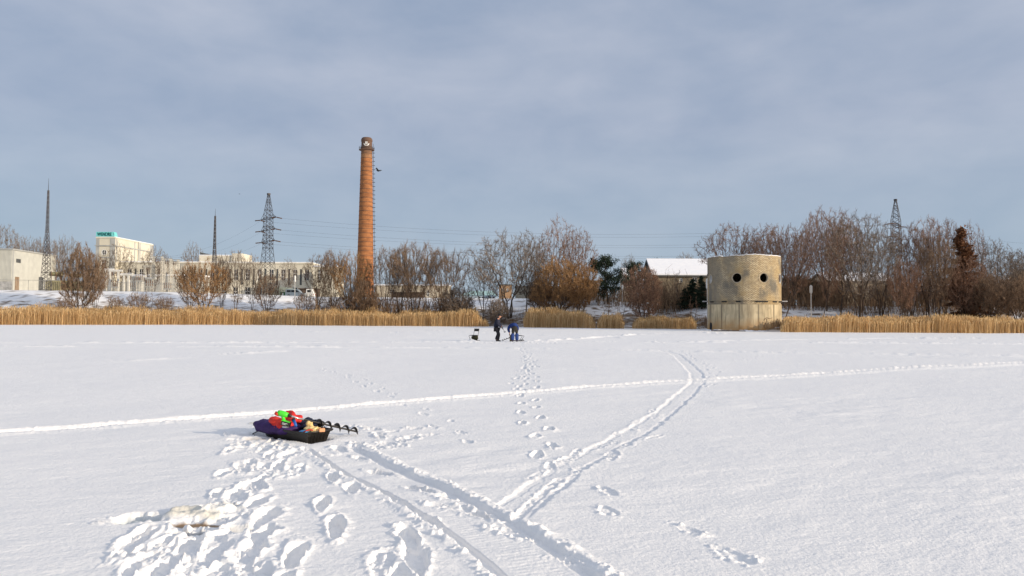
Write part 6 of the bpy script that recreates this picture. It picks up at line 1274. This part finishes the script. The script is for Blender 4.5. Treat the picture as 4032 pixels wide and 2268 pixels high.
# ------------------------------------------------------------------ loaded pulk sled in the foreground
def at(u, v, z=0): q = SLED + SL_U * u + SL_V * v; return Vector((q.x, q.y, z))   # u forward (left), v away
def sled():
    t = thing('plastic_sled', 'black plastic pulk sled lying in churned snow, loaded with ice fishing gear', 'sled', (SLED.x, SLED.y, -.045)); t.rotation_euler.z = math.atan2(SL_U.y, SL_U.x); n = 14
    def sect(q): # outline half widths at fraction q along the length (0 rear)
        w = 1.0 if q < .62 else max(.0, 1 - ((q - .62) / .38) ** 2.2 * .82); return w
    v = []; f = []; rows = []; H_ = .165
    def row(q, inset, z, s=1.0): x = (q - .5) * (SL_L * s); return x
    m = 22; prof = []   # cross section: (half width factor, z, )
    cs = [(.70, 0), (.80, .035), (.88, .11), (.94, H_ - .01), (1.08, H_), (1.09, H_ - .018)]; ci = [(.66, .012), (.76, .04), (.85, .11), (.91, H_ - .006)]
    loop = [(-a, z) for a, z in reversed(cs)] + [(a, z) for a, z in cs]; li = [(-a, z) for a, z in reversed(ci)] + [(a, z) for a, z in ci]
    for LL in (loop, li):
        base = len(v)
        for i in range(m + 1):
            q = i / m; w = sect(q) * SL_W / 2; rise = max(0, (q - .75) / .25) ** 2 * .07
            for a, z in LL:
                taper = (z / H_) ; x = (q - .5) * SL_L * (.90 + .10 * taper); v.append((x, a * w, z + rise * (1 - .5 * taper)))
        k = len(LL)
        for i in range(m):
            for j in range(k - 1): f.append((base + i * k + j, base + (i + 1) * k + j, base + (i + 1) * k + j + 1, base + i * k + j + 1))
        f.append(tuple(base + j for j in range(k))[::-1]); f.append(tuple(base + m * k + j for j in range(k)))
    MB().add(v, f).build('tub', MC['plastic'], t)
    rp = MB()
    for i in range(2):
        s = 1 if i else -1; rp.tube([((q - .5) * SL_L, s * sect(q) * SL_W / 2 * 1.07, H_ + .004 + max(0, (q - .75) / .25) ** 2 * .035) for q in np.linspace(0, .97, 16)], .011, 6)
    rp.tube([(-.5 * SL_L - .005, -SL_W / 2 * 1.07, H_ + .004), (-.5 * SL_L - .02, 0, H_ + .006), (-.5 * SL_L - .005, SL_W / 2 * 1.07, H_ + .004)], .012, 6); rp.build('rim', MC['plastic'], t, smooth=True)
    rb = MB()
    for k in range(5): y = -.10 + .05 * k; rb.tube([(-SL_L * .45 - .012, y, .02), (-SL_L * .485 - .012, y * 1.1, H_ * .85)], .006, 4)
    rb.build('end_ribs', MC['plastic'], t)
    o = MB().tube([at(.52, 0, .09), at(.64, -.04, .02), at(.60, -.16, .0), at(.4, -.27, .015)], .007, 6).build('tow_rope', MC['plastic']); tag(o, 'thin black tow rope trailing from the front of the sled', 'rope')
sled()
YAW = math.atan2(SL_U.y, SL_U.x)
def cloth(name, c, r, m, label, cat, seed, amp=.10, freq=3, power=.85, dyaw=0, n=(56, 30), crease=0.0):
    o = MB().blob((0, 0, 0), r, seed, amp, freq, n[0], n[1], power).build(name, m, None, smooth=True); o.location = c; o.rotation_euler.z = YAW + dyaw
    if crease:
        tx = bpy.data.textures.new(name + '_folds', 'CLOUDS'); tx.noise_scale = .09; d = o.modifiers.new('folds', 'DISPLACE'); d.texture = tx; d.strength = crease; d.mid_level = .5
    tag(o, label, cat); return o
cloth('purple_cover', at(.18, -.03, .118), (.40, .235, .085), MC['purple'], 'dark purple padded cover draped over the front of the sled', 'cover', 11, .05, 2.0, .70, crease=.05)
o = MB(); 
for (u, v_, z, l_) in ((.20, -.235, .19, .01), (.30, -.24, .165, .008), (-.12, -.225, .15, .02)): o.box(u - .006, u + .006, v_ - .012, v_, z, z + l_ * 2.2)
o = o.build('cover_clips', MC['steel'], bpy.data.objects['purple_cover']); o.location = (-.17, .03, -.145)
cloth('dark_jacket', at(-.16, .10, .165), (.22, .12, .055), MC['dkfab'], 'dark blue jacket bundled at the back of the sled behind the cover', 'jacket', 4, .14, 3, .9, .3, crease=.06)
cloth('red_jacket', P(1108, 1668, 9.72), (.19, .10, .085), MC['red'], 'bright red jacket crumpled on the sled under the green drill', 'jacket', 7, .16, 3, .85, .2, crease=.07)
cloth('red_hood', P(1150, 1648, 9.8), (.13, .07, .085), MC['red'], 'red padded hood standing up behind the drill shaft', 'hood', 9, .14, 2.5, .8, .1, crease=.05)
cloth('yellow_gloves', P(1228, 1690, 9.55), (.10, .07, .045), MC['yellow'], 'pale yellow leather gloves piled at the rear corner of the sled', 'gloves', 3, .2, 3.5, .85, .3, crease=.04)
cloth('padded_mitten', P(1219, 1674, 9.6), (.045, .035, .05), MC['yellow'], 'pale yellow padded mitten standing above the gloves', 'mitten', 8, .12, 2.5, .9, .5)
cloth('blue_pouch', P(1196, 1705, 9.5), (.085, .055, .035), MC['cyan'], 'bright blue pouch with a red strap at the sled rim', 'pouch', 5, .08, 2, .8, .1)
o = MB().tube([P(1196, 1701, 9.42), P(1206, 1696, 9.40), P(1218, 1692, 9.42), P(1232, 1694, 9.44)], .008, 6).build('red_strap', MC['red'], None); tag(o, 'red strap lying over the blue pouch and yellow gloves', 'strap')
o = MB().box(-.038, .038, -.03, .03, -.024, .024).build('orange_block', MC['orangeb'], None, bevel=.01); o.location = P(1267, 1693, 9.5); o.rotation_euler.z = .4; tag(o, 'orange brown block at the rear rim of the sled', 'block')
cloth('black_bag', P(1255, 1668, 9.85), (.085, .06, .04), MC['plastic'], 'small black bag on the far rear edge of the sled', 'bag', 2, .12, 2.5, .8, .2)
cloth('dark_hat', P(1213, 1654, 9.95), (.055, .05, .035), MC['dkfab'], 'dark hat lying behind the auger shaft', 'hat', 6, .1, 2.5, .8, .2)
o = MB().tube([P(1157, 1656, 9.5), P(1166, 1678, 9.45)], [.02, .017], 10).build('torch', MC['dblue'], None, smooth=True); MB().tube([P(1155, 1651, 9.52), P(1157, 1657, 9.5)], .024, 10).build('head', MC['plastic'], o); tag(o, 'blue tubular torch with a black head hanging below the auger shaft', 'torch')
o = MB().blob((0, 0, 0), (.05, .012, .018), 1, .03, 2, 16, 8).build('pale_tool', MC['steel'], None, smooth=True); o.location = P(1124, 1681, 9.6); tag(o, 'small pale metal tool beneath the drill battery', 'tool')
def drill():
    Yd = 9.52; a = P(1100, 1629, Yd); t = thing('ice_drill', 'lime green cordless drill coupled to a long black ice auger on the sled', 'cordless drill', a); r = lambda px, py, Y=Yd: P(px, py, Y) - a
    MB().tube([r(1094, 1624), r(1104, 1627), r(1120, 1631), r(1134, 1635)], [.030, .038, .037, .028], 14).build('motor_housing', MC['limegreen'], t, smooth=True)
    MB().tube([r(1089, 1634), r(1094, 1624.5)], [.034, .034], 14).build('rear_cap', MC['red'], t, smooth=True); MB().tube([r(1091, 1623), r(1087, 1633)], [.02, .015], 10).build('rear_grip', MC['plastic'], t, smooth=True)
    MB().tube([r(1113, 1634), r(1116, 1646), r(1118, 1660)], [.026, .022, .025], 12).build('handle', MC['limegreen'], t, smooth=True)
    MB().tube([r(1122, 1641), r(1124, 1648)], [.008, .006], 8).build('trigger', MC['red'], t)
    b = MB().box(-.058, .058, -.035, .035, -.028, .028).build('battery', MC['plastic'], t, bevel=.008); b.location = r(1126, 1668); b.rotation_euler = (0, R(14), 0); MB().box(-.058, .05, -.036, .036, .0285, .036).build('battery_clip', MC['limegreen'], b)
    for k in range(2): MB().box(-.04, .03 - k * .02, -.0365, -.0352, .004 - k * .014, .009 - k * .014).build('battery_marking', M['white'], b)
    MB().tube([r(1134, 1635), r(1148, 1639)], [.022, .018], 12).build('chuck', MC['plastic'], t, smooth=True)
    MB().tube([r(1147, 1638.5), r(1170, 1646, 9.58), r(1196, 1652, 9.62)], [.013, .011, .012], 10).build('adapter', MC['steel'], t, smooth=True)
    s, e = P(1196, 1652, 9.62), P(1402, 1699, 10.02); d = e - s; L_ = d.length; sh = MB().tube([(0, 0, 0), (0, 0, L_)], .012, 8).build('auger_shaft', MC['plastic'], t); sh.location = s - a; sh.rotation_mode = 'QUATERNION'; sh.rotation_quaternion = d.to_track_quat('Z', 'Y')
    hx = MB(); turns = 4.6; n = 110; rb = .055
    for i in range(n + 1):
        q = i / n; th = 2 * math.pi * turns * q; z = .22 * L_ + .78 * L_ * q; hx.v += [(math.cos(th) * .026, math.sin(th) * .026, z), (math.cos(th) * rb, math.sin(th) * rb, z + .012), (math.cos(th) * .026, math.sin(th) * .026, z + .005), (math.cos(th) * rb, math.sin(th) * rb, z + .017)]
    for i in range(n): k = 4 * i; hx.f += [(k, k + 1, k + 5, k + 4), (k + 2, k + 6, k + 7, k + 3), (k + 1, k + 3, k + 7, k + 5)]
    hx.build('spiral_flight', MC['plastic'], sh, smooth=False); MB().add([(-.06, -.01, L_), (.06, -.01, L_), (.06, .01, L_ + .01), (-.06, .01, L_ + .01), (0, 0, L_ + .03)], [(0, 1, 2, 3), (0, 4, 1), (1, 4, 2), (2, 4, 3), (3, 4, 0)]).build('cutting_blade', MC['steel'], sh)
drill()
s, e = P(1252, 1655, 9.95), P(1330, 1682, 10.0)
o = MB().tube([P(1250, 1650, 9.9), P(1262, 1662, 9.92), P(1290, 1694, 9.85), P(1300, 1688, 9.9), P(1318, 1674, 10.0)], .008, 6).build('crank_handle', MC['steel'], None); MB().tube([P(1318, 1674, 10.0), P(1330, 1676, 10.05)], .014, 8).build('grip', MC['plastic'], o); tag(o, 'bent steel crank handle beneath the auger at the sled rear', 'crank')
